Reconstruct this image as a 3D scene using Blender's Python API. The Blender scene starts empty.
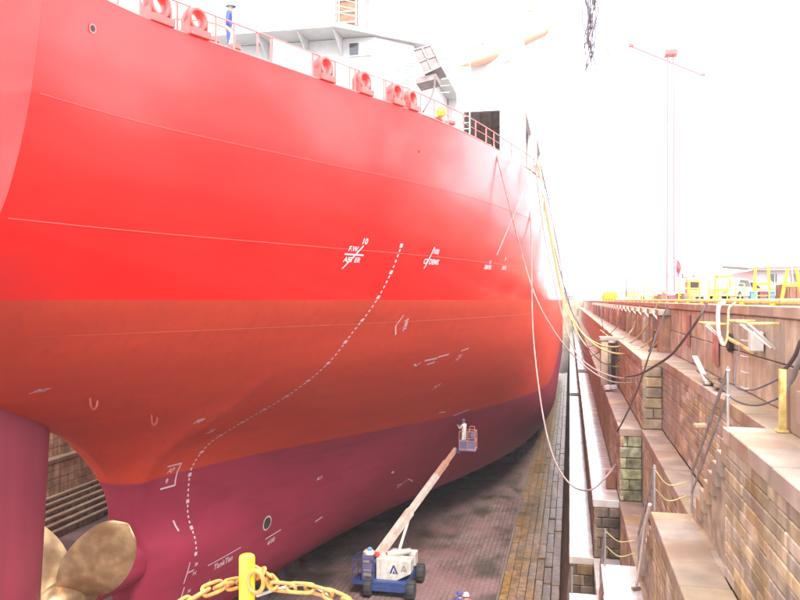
import bpy, bmesh, math, random
from mathutils import Vector, Matrix
from mathutils.bvhtree import BVHTree
R = math.radians
random.seed(11)
scn = bpy.context.scene
COL = scn.collection

# ---------------------------------------------------------------- camera, sky, sun, exposure
cam_d = bpy.data.cameras.new("camera"); cam = bpy.data.objects.new("camera", cam_d); COL.objects.link(cam)
cam.location = (0, 0, 0); cam.rotation_euler = (R(90), 0, math.atan(170/777))
cam_d.sensor_width = 36; cam_d.lens = 36*777/800; cam_d.clip_start = .1; cam_d.clip_end = 5000
scn.camera = cam
SUN_EL, SUN_AZ = 52, 150          # azimuth clockwise from +Y (dock axis)
w = bpy.data.worlds.new("World"); scn.world = w; w.use_nodes = True
nt = w.node_tree; bg = nt.nodes['Background']
sky = nt.nodes.new('ShaderNodeTexSky'); sky.sky_type = 'NISHITA'; sky.sun_disc = False
sky.sun_elevation = R(SUN_EL); sky.sun_rotation = R(SUN_AZ); sky.dust_density = 4; sky.air_density = 1.2
hs = nt.nodes.new('ShaderNodeHueSaturation'); hs.inputs['Saturation'].default_value = .35
mx = nt.nodes.new('ShaderNodeMix'); mx.data_type = 'RGBA'; mx.inputs[0].default_value = .72
mx.inputs[7].default_value = (8.8, 9.0, 9.5, 1)
nt.links.new(sky.outputs[0], hs.inputs['Color']); nt.links.new(hs.outputs[0], mx.inputs[6])
nt.links.new(mx.outputs[2], bg.inputs[0]); bg.inputs[1].default_value = .11
sd = bpy.data.lights.new("sun", 'SUN'); sd.energy = 1.3; sd.angle = R(14); sd.color = (1, .95, .88)
so = bpy.data.objects.new("sun", sd); COL.objects.link(so)
dv = Vector((math.sin(R(SUN_AZ))*math.cos(R(SUN_EL)), math.cos(R(SUN_AZ))*math.cos(R(SUN_EL)), math.sin(R(SUN_EL))))
so.rotation_euler = dv.to_track_quat('Z', 'Y').to_euler()
scn.view_settings.view_transform = 'Standard'; scn.view_settings.look = 'None'
scn.view_settings.gamma = 1; scn.view_settings.exposure = 2.2
scn.render.engine = 'CYCLES'
scn.cycles.max_bounces = 8

# ---------------------------------------------------------------- materials
def mat(name, col, rough=.6, metal=0, coat=0, coat_r=.1, var=.12, scale=3, bump=.0, bscale=30, obj_var=0, col2=None, streak=0, spec=.5, emit=None, coords='Object'):
    m = bpy.data.materials.new(name); m.use_nodes = True
    t = m.node_tree; N = t.nodes; L = t.links; b = N['Principled BSDF']
    b.inputs['Roughness'].default_value = rough; b.inputs['Metallic'].default_value = metal
    b.inputs['Coat Weight'].default_value = coat; b.inputs['Coat Roughness'].default_value = coat_r
    b.inputs['Specular IOR Level'].default_value = spec
    geo = N.new('ShaderNodeNewGeometry')
    def noise(sc, det=5, stretch=None):
        n = N.new('ShaderNodeTexNoise'); n.inputs['Scale'].default_value = sc; n.inputs['Detail'].default_value = det
        if stretch:
            mp = N.new('ShaderNodeMapping'); mp.inputs['Scale'].default_value = stretch
            L.new(geo.outputs['Position'], mp.inputs[0]); L.new(mp.outputs[0], n.inputs['Vector'])
        else: L.new(geo.outputs['Position'], n.inputs['Vector'])
        return n.outputs['Fac']
    def mixc(fac, a, bb, lo=.35, hi=.65, blend='MIX'):
        r = N.new('ShaderNodeMapRange'); r.inputs[1].default_value = lo; r.inputs[2].default_value = hi; L.new(fac, r.inputs[0])
        k = N.new('ShaderNodeMix'); k.data_type = 'RGBA'; k.blend_type = blend; L.new(r.outputs[0], k.inputs[0])
        for s, v in ((6, a), (7, bb)):
            if isinstance(v, tuple): k.inputs[s].default_value = (*v[:3], 1)
            else: L.new(v, k.inputs[s])
        return k.outputs[2]
    dark = tuple(c*(1-var) for c in col); light = tuple(min(1, c*(1+var)) for c in col)
    c = mixc(noise(scale), dark, light)
    if col2:
        c = mixc(noise(scale*.45, 6), c, tuple(col2), .48, .66)
    if streak:
        s = noise(1.0, 6, (3.2, 3.2, .22))
        c = mixc(s, c, tuple(x*(1-streak) for x in col), .45, .72)
        s = noise(1.3, 6, (5., 5., .3))
        c = mixc(s, c, tuple(min(1, x*(1+streak*.4)) for x in col), .56, .8)
    if obj_var:
        oi = N.new('ShaderNodeObjectInfo')
        h = N.new('ShaderNodeHueSaturation'); L.new(c, h.inputs['Color'])
        r = N.new('ShaderNodeMapRange'); r.inputs[3].default_value = 1-obj_var; r.inputs[4].default_value = 1+obj_var*.6
        L.new(oi.outputs['Random'], r.inputs[0]); L.new(r.outputs[0], h.inputs['Value'])
        m2 = N.new('ShaderNodeMath'); m2.operation = 'MULTIPLY'; m2.inputs[1].default_value = 7.31; L.new(oi.outputs['Random'], m2.inputs[0])
        m3 = N.new('ShaderNodeMath'); m3.operation = 'FRACT'; L.new(m2.outputs[0], m3.inputs[0])
        r2 = N.new('ShaderNodeMapRange'); r2.inputs[3].default_value = .492; r2.inputs[4].default_value = .508
        L.new(m3.outputs[0], r2.inputs[0]); L.new(r2.outputs[0], h.inputs['Hue'])
        r3 = N.new('ShaderNodeMapRange'); r3.inputs[3].default_value = .75; r3.inputs[4].default_value = 1.2
        L.new(m3.outputs[0], r3.inputs[0]); L.new(r3.outputs[0], h.inputs['Saturation'])
        c = h.outputs[0]
    L.new(c, b.inputs['Base Color'])
    if bump:
        bn = N.new('ShaderNodeBump'); bn.inputs['Strength'].default_value = bump; bn.inputs['Distance'].default_value = .03
        L.new(noise(bscale, 8), bn.inputs['Height']); L.new(bn.outputs[0], b.inputs['Normal'])
    if emit: b.inputs['Emission Color'].default_value = (*emit, 1); b.inputs['Emission Strength'].default_value = 1
    m['_c'] = 1
    return m

M = {}
M['stone'] = mat('granite_block', (.43, .325, .205), .75, var=.25, scale=2.2, bump=.5, bscale=14, obj_var=.33, col2=(.28, .17, .09), streak=.4)
M['stone_dark'] = mat('stained_block', (.25, .17, .1), .6, var=.35, scale=2, bump=.5, bscale=14, obj_var=.4, col2=(.07, .045, .03), streak=.5)
M['mortar'] = mat('mortar_joint', (.32, .245, .17), .9, var=.3, bump=.3)
M['coping'] = mat('coping_granite', (.36, .265, .18), .6, var=.2, scale=1.5, bump=.3, bscale=20, obj_var=.2, col2=(.3, .185, .12))
M['coping_wet'] = mat('wet_glare_coping_granite', (.7, .65, .62), .2, var=.1, scale=1.5, bump=.06, bscale=14, obj_var=.08, col2=(.5, .42, .36), coat=1, coat_r=.15)  # wet stone; pale base also carries the sky's glare in its colour
M['moss'] = mat('mossy_block', (.3, .3, .18), .8, var=.4, scale=4, bump=.6, obj_var=.25, col2=(.09, .05, .03))
M['upper'] = mat('rust_stained_wall', (.46, .36, .25), .8, var=.25, scale=1.6, bump=.4, bscale=10, obj_var=.14, col2=(.3, .22, .15), streak=.45)
M['pier'] = mat('red_brown_pier', (.3, .17, .12), .8, var=.3, bump=.4, obj_var=.25, streak=.5)
M['strip'] = mat('algae_covered_paving', (.27, .155, .07), .3, var=.4, scale=3.2, bump=1, bscale=6, obj_var=.12, col2=(.14, .095, .055), streak=0, coat=.35, coat_r=.25)
M['quay'] = mat('quay_concrete', (.17, .14, .12), .9, var=.15, bump=.2)
M['rock'] = mat('hardcore', (.15, .11, .09), .9)
M['white'] = mat('white_paint', (.6, .585, .585), .5, var=.05, streak=.06)
M['offwhite'] = mat('cream_paint', (.68, .62, .56), .5, var=.08)
M['pinkpaint'] = mat('primer_red_paint', (.62, .09, .08), .5, var=.1, coat=.3)
M['chock'] = mat('fairlead_red_paint', (.7, .06, .05), .4, var=.1, coat=.4)
M['railred'] = mat('rail_red_paint', (.62, .16, .15), .5, var=.1)
M['yellow'] = mat('yellow_paint', (.78, .56, .02), .45, var=.16, scale=9, coat=.2, bump=.12, bscale=40, col2=(.6, .36, .03))
M['yellow_old'] = mat('worn_yellow_paint', (.62, .46, .16), .6, var=.2, scale=9, col2=(.45, .25, .06))
M['chain'] = mat('yellow_coated_chain', (.36, .17, .04), .5, var=.25, scale=14, col2=(.45, .2, .04), bump=.1)
M['ropey'] = mat('yellow_rope', (.5, .43, .18), .8, var=.15, bump=.3, bscale=80)
M['ropeg'] = mat('grey_rope', (.3, .22, .2), .8, var=.2)
M['roped'] = mat('dark_cable', (.09, .06, .06), .6, var=.2)
M['hose'] = mat('pale_hose', (.62, .55, .45), .5, var=.1)
M['steel'] = mat('galvanised_steel', (.36, .34, .34), .45, .5, var=.15)
M['black'] = mat('black_rubber', (.03, .03, .03), .8, var=.2)
M['dark'] = mat('dark_and_hole_shade', (.05, .03, .03), .8, var=.3)  # near-black for dark parts, and painted shade inside holes
M['interior'] = mat('grey_paint_with_shade', (.26, .21, .2), .6, var=.2)  # grey paint; inside the house openings its tone also stands in for shade
M['glass'] = mat('window_glass', (.05, .05, .06), .08, var=.1, spec=.8)
M['blue'] = mat('blue_machine_paint', (.025, .05, .16), .4, var=.2, coat=.3)
M['machine'] = mat('machine_white_paint', (.58, .55, .5), .45, var=.12, scale=4, coat=.15, streak=.25, col2=(.44,.36,.3))
M['boom'] = mat('boom_cream_paint', (.58, .49, .42), .5, var=.14, scale=3, col2=(.46,.34,.28))
M['boomred'] = mat('boom_inner_section_paint', (.5, .26, .2), .45, var=.12)
M['bluegrey'] = mat('blue_grey_paint', (.12, .1, .19), .5, var=.15)
M['skin'] = mat('skin', (.42, .22, .15), .6)
M['overall'] = mat('white_overall_cloth', (.72, .69, .66), .9, var=.08, bump=.3, bscale=20)
M['bluecloth'] = mat('blue_work_cloth', (.06, .08, .26), .9, var=.15)
M['redcloth'] = mat('dull_red_cloth', (.3, .08, .1), .9, var=.15)
M['orange'] = mat('orange_paint', (.72, .36, .26), .5, var=.08)
M['mastpink'] = mat('faded_red_mast_paint', (.6, .18, .24), .5, var=.1)
M['wood'] = mat('weathered_timber', (.24, .15, .09), .9, var=.3, bump=.4)
M['container'] = mat('brown_steel', (.25, .11, .06), .6, var=.2)
M['roof'] = mat('grey_roof', (.26, .2, .18), .8, var=.1)
M['bluecrate'] = mat('light_blue_plastic', (.12, .3, .5), .5)
M['letter'] = mat('white_marking_paint', (.72, .56, .6), .6, var=.05)
M['seam'] = mat('weld_bead_paint', (.8, .07, .06), .5, var=.1)
M['green'] = mat('pale_green_paint', (.4, .55, .47), .5)

# hull paint: three bands of paint by height, patchy, glossy
def hull_mat():
    m = bpy.data.materials.new('hull_paint'); m.use_nodes = True
    t = m.node_tree; N = t.nodes; L = t.links; b = N['Principled BSDF']
    geo = N.new('ShaderNodeNewGeometry'); sx = N.new('ShaderNodeSeparateXYZ'); L.new(geo.outputs['Position'], sx.inputs[0])
    def noise(sc, det, st):
        n = N.new('ShaderNodeTexNoise'); n.inputs['Scale'].default_value = sc; n.inputs['Detail'].default_value = det
        mp = N.new('ShaderNodeMapping'); mp.inputs['Scale'].default_value = st
        L.new(geo.outputs['Position'], mp.inputs[0]); L.new(mp.outputs[0], n.inputs['Vector']); return n.outputs['Fac']
    def mix(f, a, c):
        k = N.new('ShaderNodeMix'); k.data_type = 'RGBA'
        L.new(f, k.inputs[0])
        for s, v in ((6, a), (7, c)):
            if isinstance(v, tuple): k.inputs[s].default_value = (*v, 1)
            else: L.new(v, k.inputs[s])
        return k.outputs[2]
    def rng(f, a, c, lo=0, hi=1):
        r = N.new('ShaderNodeMapRange'); r.inputs[1].default_value = a; r.inputs[2].default_value = c
        r.inputs[3].default_value = lo; r.inputs[4].default_value = hi; L.new(f, r.inputs[0]); return r.outputs[0]
    p1 = noise(.35, 5, (1, 1, 1.4)); p2 = noise(1.0, 6, (.35, .35, 2.2)); p3 = noise(1, 7, (4, 4, .5))
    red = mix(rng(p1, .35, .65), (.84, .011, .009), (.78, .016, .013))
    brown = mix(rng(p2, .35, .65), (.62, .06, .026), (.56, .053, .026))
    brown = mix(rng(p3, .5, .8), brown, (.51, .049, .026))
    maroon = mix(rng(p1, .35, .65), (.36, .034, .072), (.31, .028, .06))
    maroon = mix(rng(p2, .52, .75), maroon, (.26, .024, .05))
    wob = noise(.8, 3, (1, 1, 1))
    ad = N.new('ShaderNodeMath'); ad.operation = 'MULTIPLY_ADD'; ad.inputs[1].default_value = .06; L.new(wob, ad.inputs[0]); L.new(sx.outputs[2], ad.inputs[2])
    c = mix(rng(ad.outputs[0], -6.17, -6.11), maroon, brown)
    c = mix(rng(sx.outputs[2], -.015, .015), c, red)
    L.new(c, b.inputs['Base Color'])
    L.new(rng(sx.outputs[2], -.02, .02, .62, .36), b.inputs['Roughness'])
    mu = N.new('ShaderNodeMath'); mu.operation = 'MULTIPLY'; L.new(rng(sx.outputs[2], -.02, .02, 0.05, 1), mu.inputs[0])
    # the strakes were sprayed at different times: gloss changes at the seams and in patches
    g1 = rng(noise(.22, 4, (1, .8, 1.8)), .38, .62, .35, .95); m3 = N.new('ShaderNodeMath'); m3.operation = 'MULTIPLY'; L.new(g1, m3.inputs[0])
    L.new(rng(sx.outputs[2], 3.96, 4.04, .72, 1), m3.inputs[1]); L.new(m3.outputs[0], mu.inputs[1]); L.new(mu.outputs[0], b.inputs['Coat Weight'])
    b.inputs['Coat Roughness'].default_value = .17; b.inputs['Specular IOR Level'].default_value = .15
    # slight unevenness of the shell plating between its frames
    bn = N.new('ShaderNodeBump'); bn.inputs['Strength'].default_value = .12; bn.inputs['Distance'].default_value = .05
    L.new(noise(.5, 3, (1, .5, 1)), bn.inputs['Height'])
    b2 = N.new('ShaderNodeBump'); b2.inputs['Strength'].default_value = .12; b2.inputs['Distance'].default_value = .01
    L.new(noise(25, 4, (1, 1, 1)), b2.inputs['Height']); L.new(bn.outputs[0], b2.inputs['Normal'])
    L.new(b2.outputs[0], b.inputs['Normal'])
    return m
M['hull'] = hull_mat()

def floor_mat():
    m = bpy.data.materials.new('dock_floor_setts'); m.use_nodes = True
    t = m.node_tree; N = t.nodes; L = t.links; b = N['Principled BSDF']
    geo = N.new('ShaderNodeNewGeometry')
    mp = N.new('ShaderNodeMapping'); mp.inputs['Rotation'].default_value = (0, 0, R(90)); L.new(geo.outputs['Position'], mp.inputs[0])
    br = N.new('ShaderNodeTexBrick'); br.inputs['Scale'].default_value = 1; br.inputs['Brick Width'].default_value = .55
    br.inputs['Row Height'].default_value = .26; br.inputs['Mortar Size'].default_value = .016; br.inputs['Mortar Smooth'].default_value = .3
    br.inputs['Color1'].default_value = (.19, .12, .11, 1); br.inputs['Color2'].default_value = (.145, .092, .082, 1)
    br.inputs['Mortar'].default_value = (.06, .038, .034, 1); L.new(mp.outputs[0], br.inputs['Vector'])
    def noise(sc, det=6, st=(1, 1, 1)):
        n = N.new('ShaderNodeTexNoise'); n.inputs['Scale'].default_value = sc; n.inputs['Detail'].default_value = det
        q = N.new('ShaderNodeMapping'); q.inputs['Scale'].default_value = st; L.new(geo.outputs['Position'], q.inputs[0]); L.new(q.outputs[0], n.inputs['Vector'])
        return n.outputs['Fac']
    def mr(f, a, c, lo=0, hi=1):
        r = N.new('ShaderNodeMapRange'); r.inputs[1].default_value = a; r.inputs[2].default_value = c; r.inputs[3].default_value = lo; r.inputs[4].default_value = hi
        L.new(f, r.inputs[0]); return r.outputs[0]
    k = N.new('ShaderNodeMix'); k.data_type = 'RGBA'; L.new(mr(noise(.33,8), .52, .6, 0, .7), k.inputs[0]); L.new(br.outputs['Color'], k.inputs[6]); k.inputs[7].default_value = (.22, .12, .12, 1)
    k2 = N.new('ShaderNodeMix'); k2.data_type = 'RGBA'; L.new(mr(noise(.42, 9, (1, .6, 1)), .5, .62, 0, .85), k2.inputs[0]); L.new(k.outputs[2], k2.inputs[6]); k2.inputs[7].default_value = (.05, .04, .028, 1)
    L.new(k2.outputs[2], b.inputs['Base Color'])
    L.new(mr(noise(.45, 6), .42, .62, .75, .3), b.inputs['Roughness'])
    bn = N.new('ShaderNodeBump'); bn.inputs['Strength'].default_value = .8; bn.inputs['Distance'].default_value = .03
    L.new(br.outputs['Fac'], bn.inputs['Height']); bn.invert = True
    b2 = N.new('ShaderNodeBump'); b2.inputs['Strength'].default_value = .4; b2.inputs['Distance'].default_value = .03
    L.new(noise(7), b2.inputs['Height']); L.new(bn.outputs[0], b2.inputs['Normal']); L.new(b2.outputs[0], b.inputs['Normal'])
    return m
M['floor'] = floor_mat()

# ---------------------------------------------------------------- helpers
def tag(o, label=None, cat=None, group=None, kind=None):
    if label: o['label'] = label
    if cat: o['category'] = cat
    if group: o['group'] = group
    if kind: o['kind'] = kind
    return o
def empty(name, loc, label, cat, group=None):
    o = bpy.data.objects.new(name, None); COL.objects.link(o); o.location = loc; o.empty_display_size = .3
    return tag(o, label, cat, group)
def link(name, me, parent=None, loc=None, rot=None, scale=None):
    o = bpy.data.objects.new(name, me); COL.objects.link(o)
    if parent is not None: o.parent = parent
    if loc is not None: o.location = loc
    if rot is not None: o.rotation_euler = rot
    if scale is not None: o.scale = scale
    return o
class MB:
    """collects shapes in world coordinates; build() links them as one mesh, shifted into its parent's frame"""
    def __init__(s): s.v = []; s.f = []
    def add(s, vs, fs):
        n = len(s.v); s.v += [tuple(v) for v in vs]; s.f += [tuple(i+n for i in f) for f in fs]; return s
    def box(s, x0, x1, y0, y1, z0, z1):
        return s.add([(x0,y0,z0),(x1,y0,z0),(x1,y1,z0),(x0,y1,z0),(x0,y0,z1),(x1,y0,z1),(x1,y1,z1),(x0,y1,z1)],
              [(3,2,1,0),(4,5,6,7),(0,1,5,4),(1,2,6,5),(2,3,7,6),(3,0,4,7)])
    def obox(s, c, size, rz=0, ry=0, rx=0):
        m = Matrix.Rotation(rz,3,'Z') @ Matrix.Rotation(ry,3,'Y') @ Matrix.Rotation(rx,3,'X')
        c = Vector(c); q = []
        for k in (-1,1):
            for i,j in ((-1,-1),(1,-1),(1,1),(-1,1)):
                q.append(c + m @ Vector((i*size[0]/2, j*size[1]/2, k*size[2]/2)))
        return s.add(q, [(3,2,1,0),(4,5,6,7),(0,1,5,4),(1,2,6,5),(2,3,7,6),(3,0,4,7)])
    def tube(s, pts, r, n=8, closed=False, r2=None):
        pts = [Vector(p) for p in pts]; rings = []; N_ = len(pts); up = None
        for i,p in enumerate(pts):
            a = pts[(i-1) % N_] if (closed or i>0) else p; b = pts[(i+1) % N_] if (closed or i<N_-1) else p
            t = (b-a).normalized()
            if up is None: up = t.orthogonal().normalized()
            else:
                up = (up - t*up.dot(t))
                up = up.normalized() if up.length > 1e-6 else t.orthogonal().normalized()
            sd_ = t.cross(up)
            rr = r if r2 is None else r+(r2-r)*i/(N_-1)
            rings.append([p + (up*math.cos(2*math.pi*k/n)+sd_*math.sin(2*math.pi*k/n))*rr for k in range(n)])
        vs = [v for rg in rings for v in rg]; fs = []
        for i in range(N_ if closed else N_-1):
            j = (i+1) % N_
            for k in range(n): fs.append((i*n+k, i*n+(k+1)%n, j*n+(k+1)%n, j*n+k))
        if not closed:
            fs.append(tuple(range(n-1,-1,-1))); fs.append(tuple((N_-1)*n+k for k in range(n)))
        return s.add(vs, fs)
    def beam(s, a, b, w_, h_):
        a, b = Vector(a), Vector(b); t = (b-a).normalized()
        sd_ = t.cross(Vector((0,0,1)))
        sd_ = sd_.normalized() if sd_.length > 1e-4 else Vector((1,0,0))
        u = sd_.cross(t); q = []
        for p in (a,b):
            for i,j in ((-1,-1),(1,-1),(1,1),(-1,1)): q.append(p + sd_*i*w_/2 + u*j*h_/2)
        return s.add(q, [(3,2,1,0),(4,5,6,7),(0,1,5,4),(1,2,6,5),(2,3,7,6),(3,0,4,7)])
    def lathe(s, c, prof, n=24, axis='Z'):
        c = Vector(c); vs=[]; fs=[]
        for r,h in prof:
            for k in range(n):
                a = 2*math.pi*k/n; x,y = r*math.cos(a), r*math.sin(a)
                vs.append(c + (Vector((x,y,h)) if axis=='Z' else Vector((h,x,y)) if axis=='X' else Vector((y,h,x))))
        m_ = len(prof)
        for i in range(m_-1):
            for k in range(n): fs.append((i*n+k, i*n+(k+1)%n, (i+1)*n+(k+1)%n, (i+1)*n+k))
        if prof[0][0] > 1e-5: fs.append(tuple(range(n-1,-1,-1)))
        if prof[-1][0] > 1e-5: fs.append(tuple((m_-1)*n+k for k in range(n)))
        return s.add(vs, fs)
    def prism(s, pts, d):
        """pts: world polygon; d: extrusion vector"""
        pts = [Vector(p) for p in pts]; d = Vector(d); n = len(pts)
        return s.add(pts+[p+d for p in pts], [tuple(range(n-1,-1,-1)), tuple(range(n,2*n))]+[(i,(i+1)%n,n+(i+1)%n,n+i) for i in range(n)])
    def mesh(s, name, m, origin=(0,0,0), smooth=False, bevel=0):
        me = bpy.data.meshes.new(name); o = Vector(origin)
        me.from_pydata([Vector(v)-o for v in s.v], [], s.f); me.validate()
        bm = bmesh.new(); bm.from_mesh(me); bmesh.ops.recalc_face_normals(bm, faces=bm.faces)
        if bevel: bmesh.ops.bevel(bm, geom=bm.edges[:], offset=bevel, segments=2, affect='EDGES', profile=.6, clamp_overlap=True)
        bm.to_mesh(me); bm.free()
        me.materials.append(m)
        if smooth:
            me.polygons.foreach_set('use_smooth', [True]*len(me.polygons))
            try: me.set_sharp_from_angle(angle=R(smooth if smooth is not True else 40))
            except Exception: pass
        return me
    def build(s, name, m, parent=None, smooth=False, bevel=0):
        org = Vector((0,0,0)); p = parent
        while p is not None: org = org + p.location; p = p.parent
        if parent is None:
            # own origin at the base centre
            xs=[v[0] for v in s.v]; ys=[v[1] for v in s.v]; zs=[v[2] for v in s.v]
            org = Vector(((min(xs)+max(xs))/2,(min(ys)+max(ys))/2,min(zs)))
            return link(name, s.mesh(name, m, org, smooth, bevel), None, org)
        return link(name, s.mesh(name, m, org, smooth, bevel), parent)
def spline(pts, n=10):
    pts = [Vector(p) for p in pts]; P = [pts[0]*2-pts[1]]+pts+[pts[-1]*2-pts[-2]]; out=[]
    for i in range(1, len(P)-2):
        for k in range(n):
            t=k/n; a,b,c,d = P[i-1],P[i],P[i+1],P[i+2]
            out.append(.5*((2*b)+(c-a)*t+(2*a-5*b+4*c-d)*t*t+(3*b-a-3*c+d)*t**3))
    out.append(pts[-1]); return out
def pchip(xs, ys, x):
    n=len(xs)
    if x<=xs[0]: return ys[0]
    if x>=xs[-1]: return ys[-1]
    i=max(k for k in range(n-1) if xs[k]<=x)
    h=[xs[k+1]-xs[k] for k in range(n-1)]; d=[(ys[k+1]-ys[k])/h[k] for k in range(n-1)]
    def m(k):
        if k==0: return d[0]
        if k==n-1: return d[-1]
        if d[k-1]*d[k]<=0: return 0
        w1=2*h[k]+h[k-1]; w2=h[k]+2*h[k-1]; return (w1+w2)/(w1/d[k-1]+w2/d[k])
    t=(x-xs[i])/h[i]; a,b=m(i),m(i+1)
    return ((1+2*t)*(1-t)**2*ys[i]+t*(1-t)**2*h[i]*a+t*t*(3-2*t)*ys[i+1]+t*t*(t-1)*h[i]*b)

# ---------------------------------------------------------------- dock: ground, floor, walls
ZF, ZQ = -14.2, -.12
XC = -14.9
def struct(name, mb, m): return tag(mb.build(name, m), kind='structure')
g = MB(); g.box(3.95, 1500, -60, 3000, ZQ-.6, ZQ-.004); g.box(-1500, -33.2, -60, 3000, ZQ-.6, ZQ-.004); g.box(-33.2, 3.95, 232, 3000, ZQ-.6, ZQ-.004)
struct('ground', g, M['quay'])
struct('dock_floor', MB().box(-33.2, -3.3, -12, 232, ZF-.5, ZF), M['floor'])

M['deckgrey']=mat('grey_deck_paint',(.13,.13,.12),.7)
# chamfered stone meshes, shared; unit length 1 along X, thickness along Y (front at y=0, going +Y), height along Z
stone_cache = {}
def stone_mesh(key, L_, D_, H_, m, k, rough=.012, ch=.022):
    kk = (key, round(L_,3), round(D_,3), round(H_,3), k)
    if kk in stone_cache: return stone_cache[kk]
    rnd = random.Random(hash((key, k)) & 0xffff)
    bm = bmesh.new(); bmesh.ops.create_cube(bm, size=1)
    for v in bm.verts:
        v.co = Vector((v.co.x*L_, (v.co.y+.5)*D_, v.co.z*H_)) + Vector((rnd.uniform(-1,1), rnd.uniform(-1,1), rnd.uniform(-.6,.6)))*rough
    bmesh.ops.bevel(bm, geom=bm.edges[:], offset=ch, segments=1, affect='EDGES')
    me = bpy.data.meshes.new('stone'); bm.to_mesh(me); bm.free(); me.materials.append(m)
    stone_cache[kk] = me; return me
def stuff_join(name, items, m, parent):
    """items: (mesh, Matrix) joined into one part"""
    vs=[]; fs=[]
    for me, mt in items:
        n=len(vs); vs += [tuple(mt @ v.co) for v in me.vertices]; fs += [tuple(i+n for i in p.vertices) for p in me.polygons]
    me = bpy.data.meshes.new(name); me.from_pydata(vs, [], fs); me.materials.append(m)
    o = link(name, me, parent, -parent.location); o['kind'] = 'stuff'; return o
WALLN = [0]
def masonry(parent, axis, fix, a0, a1, z0, z1, L_=.9, H_=.32, m='stone', ysplit=60, D_=.16, inset=.10, gap=.03, dark_below=None, max_n=300):
    """courses of separate blocks. axis 'y': wall at x=fix facing -x, running a0..a1 in y. axis 'x': wall at y=fix facing -y, running a0..a1 in x"""
    rows = max(1, round((z1-z0)/H_)); h = (z1-z0)/rows; far=[]; cnt=0; items=[]; cb = min(.022, h*.09)
    for r in range(rows):
        off = (r % 2)*.5*L_ + random.uniform(-.08,.08); p = a0
        cuts=[a0]; q = a0 + (off if off>.15 else L_)
        while q < a1-.25: cuts.append(q); q += L_*random.uniform(.8,1.2)
        cuts.append(a1)
        for c0,c1 in zip(cuts, cuts[1:]):
            items.append(((c0+c1)/2, c1-c0, z0+h*(r+.5), r))
    items.sort(key=lambda t: t[0])
    for cc, ln, zz, r in items:
        k = random.randrange(5); me = stone_mesh(m, L_, D_, h-gap, M[m], k, .5*cb, cb)
        push = random.uniform(-.003,.007)*(1 if H_<.25 else 2.2)
        if axis == 'y': loc = Vector((fix+push, cc, zz)); rz = -math.pi/2
        else: loc = Vector((cc, fix+push, zz)); rz = 0
        sc = ((ln-gap)/L_, 1, 1)
        if (axis=='y' and cc > ysplit) or cnt >= max_n:
            far.append((me, Matrix.LocRotScale(loc, Matrix.Rotation(rz,3,'Z'), Vector(sc))))
        else:
            link('stone_block', me, parent, loc-parent.location, (0,0,rz), sc); cnt += 1
    if far: stuff_join('distant_masonry', far, M[m], parent)

# starboard side of the dock: lanes of stepped ledges (altars), each with pieces of different height along y
XS = [0, .85, 1.75, 2.52, 3.2, 3.92]
YB = 28.9
lanes = [
  [(-2,25.3,-9.3),(25.3,YB,-11.9),(YB,77,-9.3),(77,80,-11.9),(80,232,-9.3)],
  [(-2,21.9,-7.2),(21.9,YB,-9.3),(YB,79,-7.2),(79,83,-9.3),(83,232,-7.2)],
  [(-2,17.7,-4.6),(17.7,YB,-7.2),(YB,43.6,-4.6),(43.6,47.5,-2.35),(47.5,232,-4.6)],
  [(-2,13.8,-2.1),(13.8,YB,-4.6),(YB,232,-2.1)],
  [(-2,232,-2.1)],
]
names = ['lowest white wet ledge beside the algae strip', 'second pale wet ledge up from the dock floor', 'third ledge up, below the brick faced wall', 'fourth ledge up, widest near the handrail', 'ledge running under the rust stained quay wall']
SL = .28
def top_at(lane, y):
    if lane < 0: return ZF
    if lane > 4: return ZQ
    for a,b,z in lanes[lane]:
        if a <= y < b: return z
    return ZF
wetmat = lambda i, z: 'coping_wet' if i in (0,1) else 'coping'
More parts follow.
